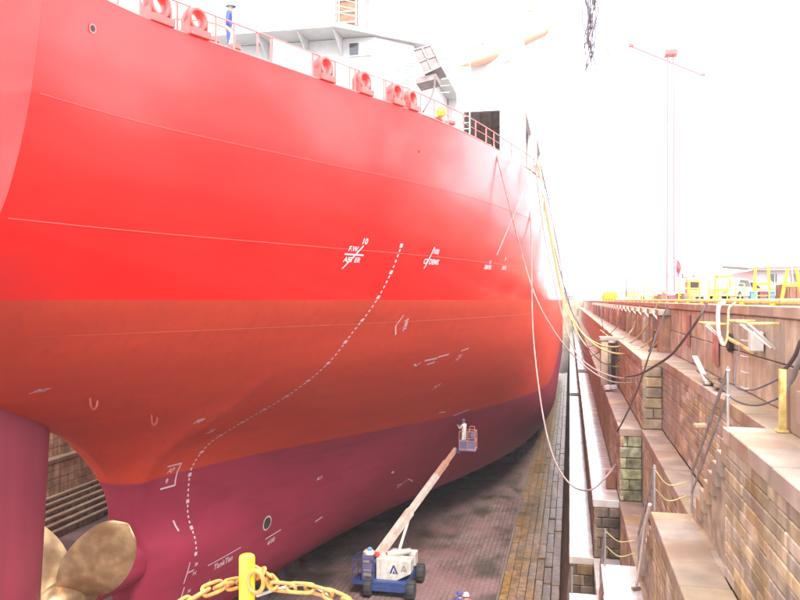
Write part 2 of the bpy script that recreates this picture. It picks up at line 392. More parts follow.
for i, segs in enumerate(lanes):
    x0, x1 = XS[i], XS[i+1]
    th = empty('stone_ledge', (x0, 0, ZF), 'long stone altar, '+names[i], 'ledge', 'stepped stone altars along the dock side')
    core = MB()
    for (a,b,z) in segs: core.box(x0+.12, x1+(.12 if i<4 else 0), a+.12, b-.002, ZF-.4, z-SL-.004)
    if i == 0:
        pass
    core.build('rubble_core', M['mortar'], th)
    # coping slabs
    n = 0; far=[]
    for (a,b,z) in segs:
        y = a
        while y < b-.05:
            ln = min(random.uniform(1.15,1.55), b-y)
            if b-y-ln < .4: ln = b-y
            mm = wetmat(i,z)
            if y >= -2 and (i>1 or y>14):
                wd = x1-x0+ (.0 if i<4 else .1)
                me = stone_mesh('slab'+mm+str(i), 1.3, wd+.02, SL-.01, M[mm], random.randrange(4), .007, .014)
                sc = ((ln-.018)/1.3,1,1)
                loc = Vector((x0-.03, y+ln/2, z-SL/2+random.uniform(-.008,.008)))
                if y < 80: link('coping_stone', me, th, loc-th.location, (0,0,-math.pi/2), sc)
                else: far.append((me, Matrix.LocRotScale(loc, Matrix.Rotation(-math.pi/2,3,'Z'), Vector(sc))))
            y += ln
    if far: stuff_join('distant_coping', far, M[wetmat(i,0)], th)
    # riser below this ledge facing the ship, from the next lower lane's top
    ys = sorted({a for a,_,_ in segs}|{b for _,b,_ in segs}|({a for a,_,_ in lanes[i-1]} if i else set()))
    for a,b in zip(ys, ys[1:]):
        mid=(a+b)/2; zt = top_at(i,mid)-SL; zb = top_at(i-1,mid)
        if zt > zb+.1 and i > 0:
            dk = 'stone_dark' if i<=1 else 'stone'
            masonry(th, 'y', x0, max(a,3.5 if i==3 else 6), b, zb, zt, .8 if i>1 else .9, .2 if i>1 else .3, dk, ysplit=36 if i>1 else 30, max_n=150, gap=.014, D_=.14)
    if i == 0:
        pass
    # end faces that look back to the camera
    for s0, s1 in zip(segs, segs[1:]):
        if s1[2] > s0[2]+.1:
            masonry(th, 'x', s1[0], x0+.02, x1, s0[2], s1[2]-SL, .5 if i!=3 else .7, .36, 'moss' if (i==2 and s1[0]<30) else ('stone_dark' if (i<2 or s1[0]>40) else 'stone'))
# battered lowest wall down to the floor
bw = empty('battered_wall', (0,0,ZF), 'dark sloping foot wall below the lowest white ledge', 'wall')
b_ = MB(); b_.prism([(-.45,-2,ZF),(.1,-2,ZF),(.1,-2,-9.3-SL),(.0,-2,-9.3-SL)], (0,27.3,0))
b_.prism([(-.45,YB,ZF),(.1,YB,ZF),(.1,YB,-9.3-SL),(.0,YB,-9.3-SL)], (0,203,0)); b_.prism([(-.45,25.3,ZF),(.1,25.3,ZF),(.1,25.3,-11.9-SL),(-.2,25.3,-11.9-SL)], (0,3.6,0))
b_.build('wall_face', M['stone_dark'], bw)

# algae covered strip of paving beside the wall: low steps falling to the middle
st = empty('drain_paving', (-1.6, 40, ZF), 'algae covered stepped paving strip at the foot of the stone ledges', 'paving')
edges = [-3.3,-2.9,-2.5,-2.1,-1.7,-1.3,-.9,-.48]
hts = [.10,.06,.10,.15,.19,.23,.27]
MB().box(-3.3, .1, -2, 232, ZF-.5, ZF+.01).build('bed', M['rock'], st)
farl=[]
for k in range(7):
    x0,x1 = edges[k], edges[k+1]; y = 28
    while y < 150:
        ln = random.uniform(2.2,3.6)
        me = stone_mesh('strip', 1.2, x1-x0-.02, .3, M['strip'], random.randrange(5), .012, .016)
        loc = Vector((x0+.015, y+ln/2, ZF+hts[k]-.15+random.uniform(-.015,.02))); sc=((ln-.03)/1.2,1,1)
        if y < 84 and y>=28: link('paving_stone', me, st, loc-st.location, (0,random.uniform(-.02,.02),-math.pi/2), sc)
        else: farl.append((me, Matrix.LocRotScale(loc, Matrix.Rotation(-math.pi/2,3,'Z'), Vector(sc))))
        y += ln
stuff_join('distant_paving', farl, M['strip'], st)
tag(MB().box(-3.42,-3.3,-2,232,ZF-.1,ZF+.14).build('kerb', M['rock'], None, bevel=.01), kind='structure')

# upper quay wall with rust stains
uw = empty('quay_wall', (XS[5], 30, -2.1), 'tall rust stained quay wall above the top ledge, along the quay edge', 'wall')
MB().box(XS[5]+.12, XS[5]+1.4, 13.6, 232, -2.6, ZQ-.25).build('rubble_core', M['mortar'], uw)
masonry(uw, 'y', XS[5], 10.5, 232, -2.1, ZQ-.22, 2.1, .86, 'upper', ysplit=85, D_=.2, gap=.018)
fl=[]; y=10.5
while y < 232:
    ln=random.uniform(1.6,2.2); me = stone_mesh('quaycope', 1.8, 1.1, .22, M['coping'], random.randrange(4), .01, .02)
    loc=Vector((XS[5]-.07, y+ln/2, ZQ-.11)); sc=((ln-.02)/1.8,1,1)
    if y<90: link('coping_stone', me, uw, loc-uw.location, (0,0,-math.pi/2), sc)
    else: fl.append((me, Matrix.LocRotScale(loc, Matrix.Rotation(-math.pi/2,3,'Z'), Vector(sc))))
    y += ln
stuff_join('distant_coping', fl, M['coping'], uw)
# piers with brackets on the far part of the wall
for k in range(26):
    y = 33+k*3.6
    pr = empty('wall_pier', (XS[5]-.3, y, -2.1), ('nearest red brown pier on the quay wall, left of the thick black cable' if k==0 else 'second red brown pier from the camera on the quay wall' if k==1 else 'nearest of the grey streaked piers on the quay wall' if k==2 else ['red brown pier farther along the quay wall under the coping','grey streaked pier farther along the quay wall under the coping'][k%3==2]), 'pier', 'piers along the far quay wall')
    MB().box(XS[5]-.42, XS[5]-.005, y-.45, y+.45, -2.098, -.62).build('shaft', M['pier'] if k%3!=2 else M['upper'], pr, bevel=.03)
    MB().box(XS[5]-.5, XS[5]-.004, y-.6, y+.6, -.615, -.38).build('cap', M['coping'], pr, bevel=.02)
    mb=MB(); mb.beam((XS[5]-.05,y+1.4,-.5),(XS[5]-.55,y+1.4,-.5),.12,.12); mb.beam((XS[5]-.05,y+1.4,-1.1),(XS[5]-.5,y+1.4,-.55),.08,.08); mb.build('bracket', M['offwhite'], pr)
# a square stub tower against the third ledge
tb = empty('stone_buttress', (2.1, 43.2, -4.6), 'pale square buttress with dark panelled face on the third ledge', 'buttress')
MB().box(1.62, 2.0, 43.05, 43.55, -4.598, -2.2).build('pillar', M['coping'], tb, bevel=.03)
for k in range(4): MB().box(2.03+k*.18, 2.17+k*.18, 43.35, 43.55, -4.598, -2.4).build('board', M['dark'] if k%2 else M['stone_dark'], tb, bevel=.012)
MB().box(1.55, 2.8, 43.0, 44.5, -2.19, -2.0).build('cap_slab', M['coping'], tb, bevel=.03)

# sloping stair wall at the right edge of the view
sw = empty('stair_wall', (3.4, 11, -2.1), 'pale sloping stair wall at the near right, behind the yellow post', 'wall')
MB().prism([(3.4,13.7,-2.098),(3.4,13.7,-1.55),(3.4,12.6,-1.0),(3.4,10.4,-.2),(3.4,7,-.14),(3.4,7,-2.098)], (.62,0,0)).build('wall_face', M['coping'], sw, bevel=.03)
for k,(a,b,zz) in enumerate([(7.2,8.6,-1.5),(8.7,10.1,-1.5),(10.2,11.6,-1.5),(11.7,12.9,-1.62),(7.6,9.4,-.9),(9.5,11.2,-.9),(11.3,12.2,-1.15)]):
    MB().box(3.37, 3.45, a, b, zz-.27, zz+.24).build('stone_block', M['coping'], sw, bevel=.02)

# flights of steps joining the ledges, falling away from the camera
flights = [(3,13.8,17.9,-2.1,-4.6,9,'upper flight of worn stone steps behind the near handrail'),(2,17.7,22,-4.6,-7.2,9,'second flight of stone steps between two ledges'),
           (1,21.9,25.4,-7.2,-9.3,8,'third flight of stone steps, below the small rope rail'),(0,25.3,28.6,-9.3,-11.9,8,'lowest flight of stone steps beside the lowest ledge')]
for i,ya,yb,za,zb,n,lab in flights:
    th = empty('stone_steps', (XS[i], ya, zb), lab, 'steps', 'flights of steps between the altars')
    for k in range(n):
        d=(yb-ya)/n; z=za-(za-zb)*(k+1)/(n+0)
        if k==n-1: continue
        MB().box(XS[i]+.02, XS[i+1]-.03, ya+k*d+.002, ya+(k+1)*d, zb-.002 if False else z-.4, z).build('step', M['coping'], th, bevel=.015)
    MB().prism([(XS[i]+.1,ya+.03,zb-.05),(XS[i]+.1,ya+.03,za-.55),(XS[i]+.1,yb-.2,zb-.05)], (XS[i+1]-XS[i]-.2,0,0)).build('rubble_core', M['mortar'], th)

M['portwall']=mat('brown_streaked_wall',(.55,.38,.22),.7,var=.3,scale=1.5,bump=.4,streak=.6,col2=(.3,.19,.1))
# port side wall, seen through the propeller aperture
pw = empty('far_dock_wall', (-30, 40, ZF), 'dark streaked dock wall with pale ledges seen behind the propeller', 'wall')
prof = [(-29.8,-30.15,-13.75),(-30.15,-30.5,-13.45),(-30.5,-30.85,-13.15),(-30.85,-31.2,-12.85),(-31.2,-31.5,-12.55),(-31.5,-31.8,-12.28)]
for (xa,xb,z) in prof:
    MB().box(xb, xa-.12, 5, 232, ZF-.3, z-.13).build('riser', M['portwall'], pw)
    MB().box(xb, xa, 5, 232, z-.13, z).build('ledge_coping', M['coping'], pw, bevel=.02)
MB().box(-32.6,-31.9,5,232,ZF-.3,-10.3).build('riser', M['mortar'], pw)
fr=[]
for (z0,z1,xx) in ((-12.3,-10.3,-31.8),(-10.05,-7.9,-32.4),(-7.65,-4.6,-33.0)):
    rows=max(1,round((z1-z0)/.5)); h=(z1-z0)/rows
    for r in range(rows):
        y=5+(r%2)*.6
        while y<120:
            me=stone_mesh('port',1.2,.16,h-.03,M['portwall'],random.randrange(5))
            fr.append((me, Matrix.LocRotScale(Vector((xx,y,z0+h*(r+.5))), Matrix.Rotation(math.pi/2,3,'Z'), Vector((1,1,1))))); y+=1.23
stuff_join('distant_masonry', fr, M['portwall'], pw)
MB().box(-32.5,-31.75,5,232,-10.3,-10.05).build('ledge_coping', M['coping'], pw, bevel=.02)
MB().box(-33.2,-32.5,5,232,ZF,-7.9).build('riser', M['mortar'], pw)
MB().box(-33.1,-32.35,5,232,-7.9,-7.65).build('ledge_coping', M['coping'], pw, bevel=.02)
MB().box(-33.6,-33.1,5,232,ZF,ZQ-.02).build('riser', M['upper'], pw)
# head wall at the far end of the dock and the gate under the camera
hw = empty('head_wall', (XC, 232, ZF), 'stone head wall closing the far end of the dock', 'wall')
MB().box(-33.2, 5.3, 231.5, 234, ZF-.3, ZQ+.01).build('wall_face', M['upper'], hw)
gt = empty('dock_gate', (-14, 1, ZF), 'steel dock gate with a walkway under the yellow chain post', 'gate')
MB().box(-33.2, .0, -2, 4.2, ZF, -3.1).build('gate_body', M['pier'], gt)
MB().box(-33.2, .0, -2, 5.7, -3.05, -2.85).build('walkway', M['steel'], gt)

# ---------------------------------------------------------------- ship hull
ZR = [6.3,4,1.65,0,-1.1,-2.2,-3.3,-4.4,-5.3,-6.4,-7.7,-9,-10.5,-11.7,-12.5]
def S(y, b, z=None): return (y, b, z or ZR)
ST = [
 S(13.0,[5.15,4.82,4.15,3.4,2.8,2.3,1.85,1.5,1.2,.95,.7,.5,.3,.15,.02],[6.3,3.9,1.65,.75,.35,.05,-.1,-.25,-.35,-.42,-.48,-.52,-.56,-.58,-.6]),
 S(15.5,[5.55,5.35,4.8,3.95,3.3,2.7,2.2,1.8,1.4,1.1,.8,.55,.35,.15,.02],[6.3,3.95,1.65,.3,-.4,-.85,-1.15,-1.35,-1.5,-1.62,-1.72,-1.8,-1.86,-1.89,-1.9]),
 S(18.0,[6.55,6.3,5.7,4.8,4.05,3.35,2.7,2.15,1.7,1.3,.95,.65,.4,.2,.04],[6.3,4,1.65,.1,-.8,-1.5,-2.0,-2.35,-2.6,-2.78,-2.9,-3.0,-3.06,-3.09,-3.1]),
 S(21.0,[7.85,7.6,7.0,6.1,5.3,4.45,3.6,2.8,2.15,1.6,1.15,.8,.5,.3,.15],[6.3,4,1.65,.05,-.95,-1.8,-2.5,-3.05,-3.4,-3.7,-3.88,-4.0,-4.1,-4.17,-4.2]),
 S(22.6,[8.55,8.3,7.65,6.8,6.0,5.05,4.05,3.1,2.35,1.7,1.15,.75,.48,.3,.18],[6.3,4,1.65,.02,-1.0,-1.95,-2.8,-3.5,-4.0,-4.4,-4.7,-4.92,-5.08,-5.17,-5.2]),
 S(23.5,[8.95,8.7,8.05,7.2,6.35,5.4,4.25,3.1,2.2,1.5,1.0,.68,.45,.3,.2],[6.3,4,1.65,0,-1.05,-2.1,-3.0,-3.9,-4.6,-5.2,-5.65,-6.0,-6.2,-6.32,-6.4]),
 S(23.9,[9.15,8.9,8.25,7.4,6.5,5.55,4.3,2.9,1.75,1.0,.62,.45,.35,.28,.2],[6.3,4,1.65,0,-1.1,-2.15,-3.2,-4.2,-5.1,-6.0,-6.9,-7.6,-8.0,-8.2,-8.3]),
 S(24.1,[9.25,9.0,8.35,7.5,6.6,5.6,4.3,2.75,1.5,.85,.65,.85,.5,.3,.2]),
 S(26.0,[10.05,9.8,9.2,8.4,7.55,6.7,5.3,3.3,1.95,1.35,1.33,1.7,1.3,.85,.5]),
 S(30.0,[11.3,11.1,10.6,9.95,9.25,8.4,7.2,5.7,4.2,2.8,2.3,2.35,2.1,1.6,1.1]),
 S(35.0,[12.4,12.3,11.9,11.4,10.85,10.2,9.3,8.1,6.85,5.4,4.3,3.8,3.3,2.7,1.9]),
 S(40.0,[13.3,13.2,12.9,12.5,12.1,11.65,11,10.1,9.2,8.0,6.9,5.9,4.9,4.0,3.0]),
 S(47.0,[13.5,13.5,13.4,13.3,13.1,12.85,12.5,12.05,11.55,10.85,9.9,8.9,7.6,6.4,4.9]),
 S(57.0,[13.55,13.55,13.55,13.55,13.5,13.5,13.45,13.4,13.35,13.2,12.8,12.1,11.0,9.7,7.7]),
 S(66.0,[13.55]*8+[13.55,13.5,13.4,13.1,12.4,11.5,9.7]),
 S(76.0,[13.55]*9+[13.55,13.53,13.45,13.1,12.5,11.2]),
 S(88.0,[13.55]*10+[13.55,13.5,13.35,13.0,12.1]),
 S(150.0,[13.55]*10+[13.55,13.5,13.35,13.0,12.1]),
 S(172.0,[12.2,11.8,11.2,10.8,10.6,10.4,10.2,10,9.8,9.6,9.3,9,8.5,8,7]),
 S(186.0,[6,4.8,3.8,3.2,3,2.9,2.9,3,3.1,3.2,3.2,3.1,2.8,2.4,1.8]),
 S(192.0,[1.2,.7,.3,.1,.1,.1,.1,.3,.6,.9,1,.9,.7,.5,.3]),
]
ys_=[s[0] for s in ST]; NR=15; SUB=4
def section(y):
    w_=0
    if 24.1<y<80: w_=min(2.0,(y-24.1)*.8)
    elif 13<y<22: w_=min(.9,(y-13)*.8,(22-y)*.8)
    sm=((0,2),(-w_,1),(w_,1)) if w_ else ((0,4),)
    cb=[sum(q*pchip(ys_,[s[1][k] for s in ST],y+o) for o,q in sm)/4 for k in range(NR)]
    cz=[sum(q*pchip(ys_,[s[2][k] for s in ST],y+o) for o,q in sm)/4 for k in range(NR)]
    out=[]; ks=list(range(NR))
    for i in range((NR-1)*SUB+1):
        t=i/SUB; out.append((pchip(ks,cb,t), pchip(ks,cz,t)))
    return out
stations=[]; y=13.0
while y<=192.001:
    stations.append(y); y += .12 if 22.8<y<24.3 else (.4 if y<50 else 1.5)
def hull_side(sgn):
    vs=[]; fs=[]; m=(NR-1)*SUB+2
    for y in stations:
        sec=section(y)
        for b,z in sec: vs.append((XC+sgn*b,y,z))
        vs.append((XC,y,sec[-1][1]))
    for i in range(len(stations)-1):
        for k in range(m-1):
            q=(i*m+k,i*m+k+1,(i+1)*m+k+1,(i+1)*m+k); fs.append(q if sgn<0 else q[::-1])
    fs.append(None); fs.pop()
    return vs,fs
ship = empty('cargo_ship', (XC, 13, -12.5), 'large red cargo ship with maroon bottom sitting in the dry dock', 'ship')
HB=MB()
for s in (1,-1):
    v,f=hull_side(s); HB.add(v,f)
# transom, deck
sec=section(13.0)
poly=[(XC+b,13.0,z) for b,z in sec]+[(XC-b,13.0,z) for b,z in reversed(sec)]
TR=MB(); TR.add(poly,[tuple(range(len(poly)))]); TR.build('transom', M['hull'], ship)
n=len(stations); dk=[]
for y in stations: b=section(y)[0][0]; dk += [(XC-b,y,6.3),(XC+b,y,6.3)]
DM=MB(); DM.add(dk,[(2*i,2*i+1,2*i+3,2*i+2) for i in range(n-1)]); DM.build('deck', M['deckgrey'], ship)
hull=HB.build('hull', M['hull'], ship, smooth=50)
bm=bmesh.new(); bm.from_mesh(hull.data); bmesh.ops.remove_doubles(bm, verts=bm.verts, dist=.0005); bm.to_mesh(hull.data); bm.free()
hv,hf=hull_side(1); BVH=BVHTree.FromPolygons(hv,hf)
def hx(y,z):
    h=BVH.ray_cast(Vector((30,y,z)),Vector((-1,0,0)))
    return (h[0].x if h[0] else None), (h[1] if h[0] else None)
def hullpt(y,z,off=.02):
    x,nn=hx(y,z)
    if x is None: return None
    if nn.x<0: nn=-nn
    return Vector((x,y,z))+nn*off
# rounded sheer rim
DK=[section(y)[0][0] for y in stations]
def deckb(y): return pchip(ys_,[s[1][0] for s in ST],y)
MB().tube([(XC+deckb(y)-.03,y,6.305) for y in [13+.7*k for k in range(200)]],.028,6).build('sheer_rim', M['railred'], ship, smooth=True)
# weld beads
for z,yend in ((1.6,150),(4.0,150)):
    pts=[]; y=13.2
    while y<yend:
        p=hullpt(y,z,.004)
        if p: pts.append(p)
        y+=.6 if y<50 else 4
    MB().tube(pts,.009,5).build('weld_seam', M['seam'], ship)
M['seam2']=mat('brown_weld_bead',(.46,.085,.04),.6)
pts=[]; y=14.2
while y<110:
    p=hullpt(y,-.85+ .004*max(0,y-20),.002)
    if p: pts.append(p)
    y+=.8
MB().tube(pts,.007,5).build('weld_seam', M['seam2'], ship)

# decals: text laid on the hull surface
def text_on_hull(txt, y, z, size, rot=0, off=.015, bold=True, w_=.0):
    cu=bpy.data.curves.new('t','FONT'); cu.body=txt; cu.size=size; cu.align_x='CENTER'; cu.align_y='CENTER'; cu.offset=.012*size/.5+w_; cu.resolution_u=3
    ob=bpy.data.objects.new('t',cu); COL.objects.link(ob)
    dg=bpy.context.evaluated_depsgraph_get(); me=bpy.data.meshes.new_from_object(ob.evaluated_get(dg))
    bpy.data.objects.remove(ob); cs,sn=math.cos(rot),math.sin(rot); vs=[]
    for v in me.vertices:
        a,b=v.co.x*cs-v.co.y*sn, v.co.x*sn+v.co.y*cs
        p=hullpt(y+a,z+b,off)
        vs.append(p if p else Vector((XC,y,z)))
    mb=MB(); mb.add(vs,[tuple(p.vertices) for p in me.polygons])
    o=mb.build('hull_marking', M['letter'], ship); bpy.data.meshes.remove(me); return o
def stroke(pts, wd=.05, off=.015, name='hull_marking', m='letter'):
    """pts (y,z) polyline painted on the hull"""
    mb=MB()
    for (y0,z0),(y1,z1) in zip(pts,pts[1:]):
        L_=math.hypot(y1-y0,z1-z0); ny,nz=-(z1-z0)/L_*wd/2,(y1-y0)/L_*wd/2; nn=max(1,int(L_/.15)); row=[]
        for i in range(nn+1):
            t=i/nn; yy=y0+(y1-y0)*t; zz=z0+(z1-z0)*t
            row.append((hullpt(yy+ny,zz+nz,off),hullpt(yy-ny,zz-nz,off)))
        row=[r for r in row if r[0] and r[1]]
        v=[q for r in row for q in r]; mb.add(v,[(2*i,2*i+1,2*i+3,2*i+2) for i in range(len(row)-1)])
    return mb.build(name, M[m], ship) if mb.v else None
# dashed white line following frame 26, with longer marks at the stations
zz=[1.95]
cum=0; q=hullpt(26,1.95); z=1.95; pts=[(0,1.95)]
while z>-9.35:
    z-=.02; p=hullpt(26,z); cum+=(p-q).length; q=p; pts.append((cum,z))
def z_at(c_):
    for (c0,z0),(c1,z1) in zip(pts,pts[1:]):
        if c1>=c_: return z0+(z1-z0)*(c_-c0)/(c1-c0)
    return None
k=0; c_=.02
while True:
    big = k%5==0; ln=.14 if big else .1; za=z_at(c_); zb=z_at(c_+ln)
    if za is None or zb is None: break
    stroke([(26,za),(26,zb)],.15 if big else .07, .012)
    c_+=.195; k+=1
text_on_hull('10', 24.15,1.88,0.26); text_on_hull('F.W.', 23.8,1.62,0.22); text_on_hull('AFT ER', 23.9,1.28,0.22); stroke([(23.65,1.0),(24.15,1.75)],.05); stroke([(23.5,1.45),(24.3,1.45)],.05)
text_on_hull('100', 28.3,1.78,0.26); text_on_hull('CF DEMK', 28.2,1.4,0.26); stroke([(27.85,1.15),(28.1,1.95)],.06)
text_on_hull('10', 33.5,1.62,0.22); text_on_hull('DBHTK', 33.4,1.4,0.25)
text_on_hull('9', 35.4,1.85,0.26); text_on_hull('DBTK', 35.5,1.45,0.23)
stroke([(28.1,-.55),(28.1,-.95),(28.5,-1.3)],.05); text_on_hull('FW',28.6,-.85,0.23,-.8); text_on_hull('TK',28.75,-1.05,0.22,-.8)
stroke([(31.6,-2.65),(31.9,-2.75),(32.0,-2.6)],.06); stroke([(32.2,-2.55),(33.1,-2.5)],.08); stroke([(32.7,-2.75),(33.2,-2.68)],.07); stroke([(33.1,-2.45),(33.9,-2.38)],.07)
text_on_hull('21',35.2,-2.6,0.36,.2); stroke([(34.9,-2.3),(35.5,-2.2)],.06)
text_on_hull('X1',35.7,-4.0,0.29,.5); stroke([(39.3,-5.75),(39.9,-5.8)],.06); stroke([(41.3,-6.2),(42.5,-6.0)],.06); 
text_on_hull('FP',23.5,-3.97,0.23,.1); text_on_hull('28',24.98,-4.56,0.23,.1)
stroke([(24.7,-5.8),(25.35,-5.8),(25.35,-6.6),(24.7,-6.6)],.06); text_on_hull('AP',25.0,-6.0,0.25); text_on_hull('9',24.95,-6.38,0.25)
stroke([(25.3,-7.85),(25.4,-8.25)],.07)
stroke([(25.75,-9.45),(25.75,-10.25)],.05); stroke([(25.75,-9.85),(26.1,-9.85)],.05); text_on_hull('26',26.15,-9.65,0.18); text_on_hull('TK',26.2,-10.02,0.18)
stroke([(25.85,-10.4),(25.85,-10.95)],.05); text_on_hull('30',26.2,-10.68,0.18)
text_on_hull('TankTan',27.9,-10.15,0.33,.04); stroke([(26.9,-9.95),(28.9,-9.85)],.04)
text_on_hull('el',27.25,-10.72,0.29,.1)
text_on_hull('4/08',31.2,-10.29,0.30,.12); stroke([(30.7,-10.05),(31.8,-9.95)],.05)
text_on_hull('A11',33.96,-8.15,0.22,.1); stroke([(34.6,-10.35),(35.1,-10.25)],.08)
text_on_hull('JHT',17.4,-2.3,0.14,0); stroke([(39.7,-9.0),(39.95,-9.1)],.1)
stroke([(41.5,-10.3),(42.1,-9.9),(42.9,-10.2)],.05); stroke([(41.3,-10.1),(41.7,-10.1)],.05)
# ring of the sea inlet and a small drain near the rim
def ring(y,z,r0,r1,m,name='sea_inlet_ring',off=.02,n=20):
    mb=MB(); v=[]
    for k in range(n):
        a=2*math.pi*k/n
        v += [hullpt(y+r0*math.cos(a),z+r0*math.sin(a),off), hullpt(y+r1*math.cos(a),z+r1*math.sin(a),off)]
    if r0<=.001: mb.add([v[2*k+1] for k in range(n)],[tuple(range(n))])
    else: mb.add(v,[(2*k,2*k+1,(2*k+3)%(2*n),(2*k+2)%(2*n)) for k in range(n)])
    return mb.build(name,m,ship)
ring(30.6,-9.34,.22,.31,M['hose']); ring(30.6,-9.34,0,.245,M['dark'],'sea_inlet_cover',.024)
ring(14.3,5.6,0,.07,M['dark'],'drain_hole',.012); ring(14.3,5.6,.07,.1,M['railred'],'drain_rim',.016)
ring(25.95,5.05,0,.05,M['dark'],'drain_hole',.012)
M['padeye']=mat('pad_eye_paint',(.45,.07,.04),.5)
for (y,z) in ((19.04,-2.75),(21.77,-3.6)):
    p=hullpt(y,z,.0); nn=hx(y,z)[1]
    if nn.x<0: nn=-nn
    tq=[p+Vector((0,.16*math.cos(a),0))+nn*.06+Vector((0,0,-1))*(.2*math.sin(a)) for a in [math.pi*i/10 for i in range(11)]]
    MB().tube([p+Vector((0,.16,.12))+nn*.02]+tq+[p+Vector((0,-.16,.12))+nn*.02],.035,6).build('pad_eye',M['padeye'],ship,smooth=True)


# ---------------------------------------------------------------- rudder and propeller
rp=[(.02,12.9),(.2,13.4),(.38,15),(.48,16.6),(.47,17.8),(.36,18.65),(.19,19.15),(0,19.3)]
def rud_section(z):
    t=(z+11.4)/8.4; sh=.72*t      # leading edge rakes forward towards the top
    pr=[(XC+a,y+sh*(y-12.9)/6.2,z) for a,y in rp]+[(XC-a,y+sh*(y-12.9)/6.2,z) for a,y in reversed(rp[:-1])]
    return pr
mb=MB(); zs=[-11.4,-9.5,-7.5,-5.5,-4,-3.3,-2.6]; m_=None
for z in zs:
    q=rud_section(z); m_=len(q); mb.v += q
for i in range(len(zs)-1):
    for k in range(m_): mb.f.append((i*m_+k,i*m_+(k+1)%m_,(i+1)*m_+(k+1)%m_,(i+1)*m_+k))
mb.f.append(tuple(range(m_))); mb.f.append(tuple((len(zs)-1)*m_+k for k in range(m_)))
M['rudder']=mat('maroon_bottom_paint',(.27,.03,.055),.55,var=.1,scale=.8,streak=.12,bump=.06)
rud=mb.build('rudder', M['rudder'], ship, smooth=35)
MB().beam((XC+.47,13.3,-9.15),(XC+.30,18.6,-9.25),.03,.05).build('rudder_seam', M['dark'], rud)
MB().box(XC+.34,XC+.52,16.3,17.05,-8.6,-5.0).build('recess_shade_block', M['dark'], rud, bevel=.05)  # raised dark block, painted shade of a recess that is not cut
MB().tube([(XC,16.8,-2.7),(XC,16.8,-2.0)],.5,20).build('rudder_stock', M['rudder'], rud, smooth=True)

def brass_mat():
    m=mat('bronze',(.48,.32,.17),.42,.7,var=.25,scale=2.5,col2=(.3,.17,.08),bump=.15,bscale=9); return m
M['brass']=brass_mat()
PY,PZ=20.7,-9.0
prop=MB().lathe((XC,PY,PZ),[(.01,-.95),(.25,-.9),(.42,-.7),(.52,-.35),(.55,0),(.56,.4),(.6,.75),(.6,1.0)],28,'Y').build('propeller', M['brass'], ship, smooth=40)
def blade(ang):
    NRd,NC=18,12; vs=[]; R0,R1=.45,3.05
    def pt(i,j,side):
        t=i/(NRd-1); r=R0+(R1-R0)*t
        ch=(.5+1.45*math.sin(math.pi*min(1,(t*.86+.08)))**.8)*(1-max(0,t-.8)**2*17)**.5 if t<1 else .12
        c=(j/(NC-1)-.5)*ch
        pitch=math.atan2(3.4,2*math.pi*r)
        skew=.35*t*t
        a=ang+(c*math.cos(pitch))/r+skew*.25
        ax=-c*math.sin(pitch)+.25*t*t
        th=(.13*(1-t)+.018)*(1-(2*(j/(NC-1)-.5))**2)**.5
        return Vector((XC+r*math.cos(a), PY+ax+side*th, PZ+r*math.sin(a)))
    for side in (1,-1):
        for i in range(NRd):
            for j in range(NC): vs.append(pt(i,j,side))
    fs=[]; o=NRd*NC
    for s in (0,1):
        for i in range(NRd-1):
            for j in range(NC-1):
                q=(s*o+i*NC+j,s*o+i*NC+j+1,s*o+(i+1)*NC+j+1,s*o+(i+1)*NC+j); fs.append(q if s==0 else q[::-1])
    for i in range(NRd-1):
        for j in (0,NC-1): fs.append((i*NC+j,(i+1)*NC+j,o+(i+1)*NC+j,o+i*NC+j))
    fs.append(tuple((NRd-1)*NC+j for j in range(NC))+tuple(o+(NRd-1)*NC+j for j in range(NC-1,-1,-1)))
    mb=MB(); mb.add(vs,fs); mb.build('blade', M['brass'], prop, smooth=60)
for a in (44,134,224,314): blade(R(a))
MB().tube([(XC,21.6,PZ),(XC,24.2,PZ)],.62,24,r2=.8).build('stern_tube', M['hull'], ship, smooth=True)

# keel blocks
for k in range(16):
    y=25.5+k*2.2
    kb=empty('keel_block',(XC,y,ZF),'timber topped keel block under the ship centreline','keel block','keel blocks under the ship')
    MB().box(XC-.9,XC+.9,y-.45,y+.45,ZF,ZF+1.25).build('base',M['rock'],kb,bevel=.03)
    MB().box(XC-.85,XC+.85,y-.4,y+.4,ZF+1.25,ZF+1.72).build('timber_cap',M['wood'],kb,bevel=.02)
for k in range(8):
    y=62+k*4
    kb=empty('side_block',(XC+6.2,y,ZF),'timber topped side block under the flat of the bottom','keel block','side blocks under the ship')
    MB().box(XC+5.5,XC+6.9,y-.5,y+.5,ZF,ZF+1.25).build('base',M['rock'],kb,bevel=.03)
    MB().box(XC+5.55,XC+6.85,y-.45,y+.45,ZF+1.25,ZF+1.72).build('timber_cap',M['wood'],kb,bevel=.02)
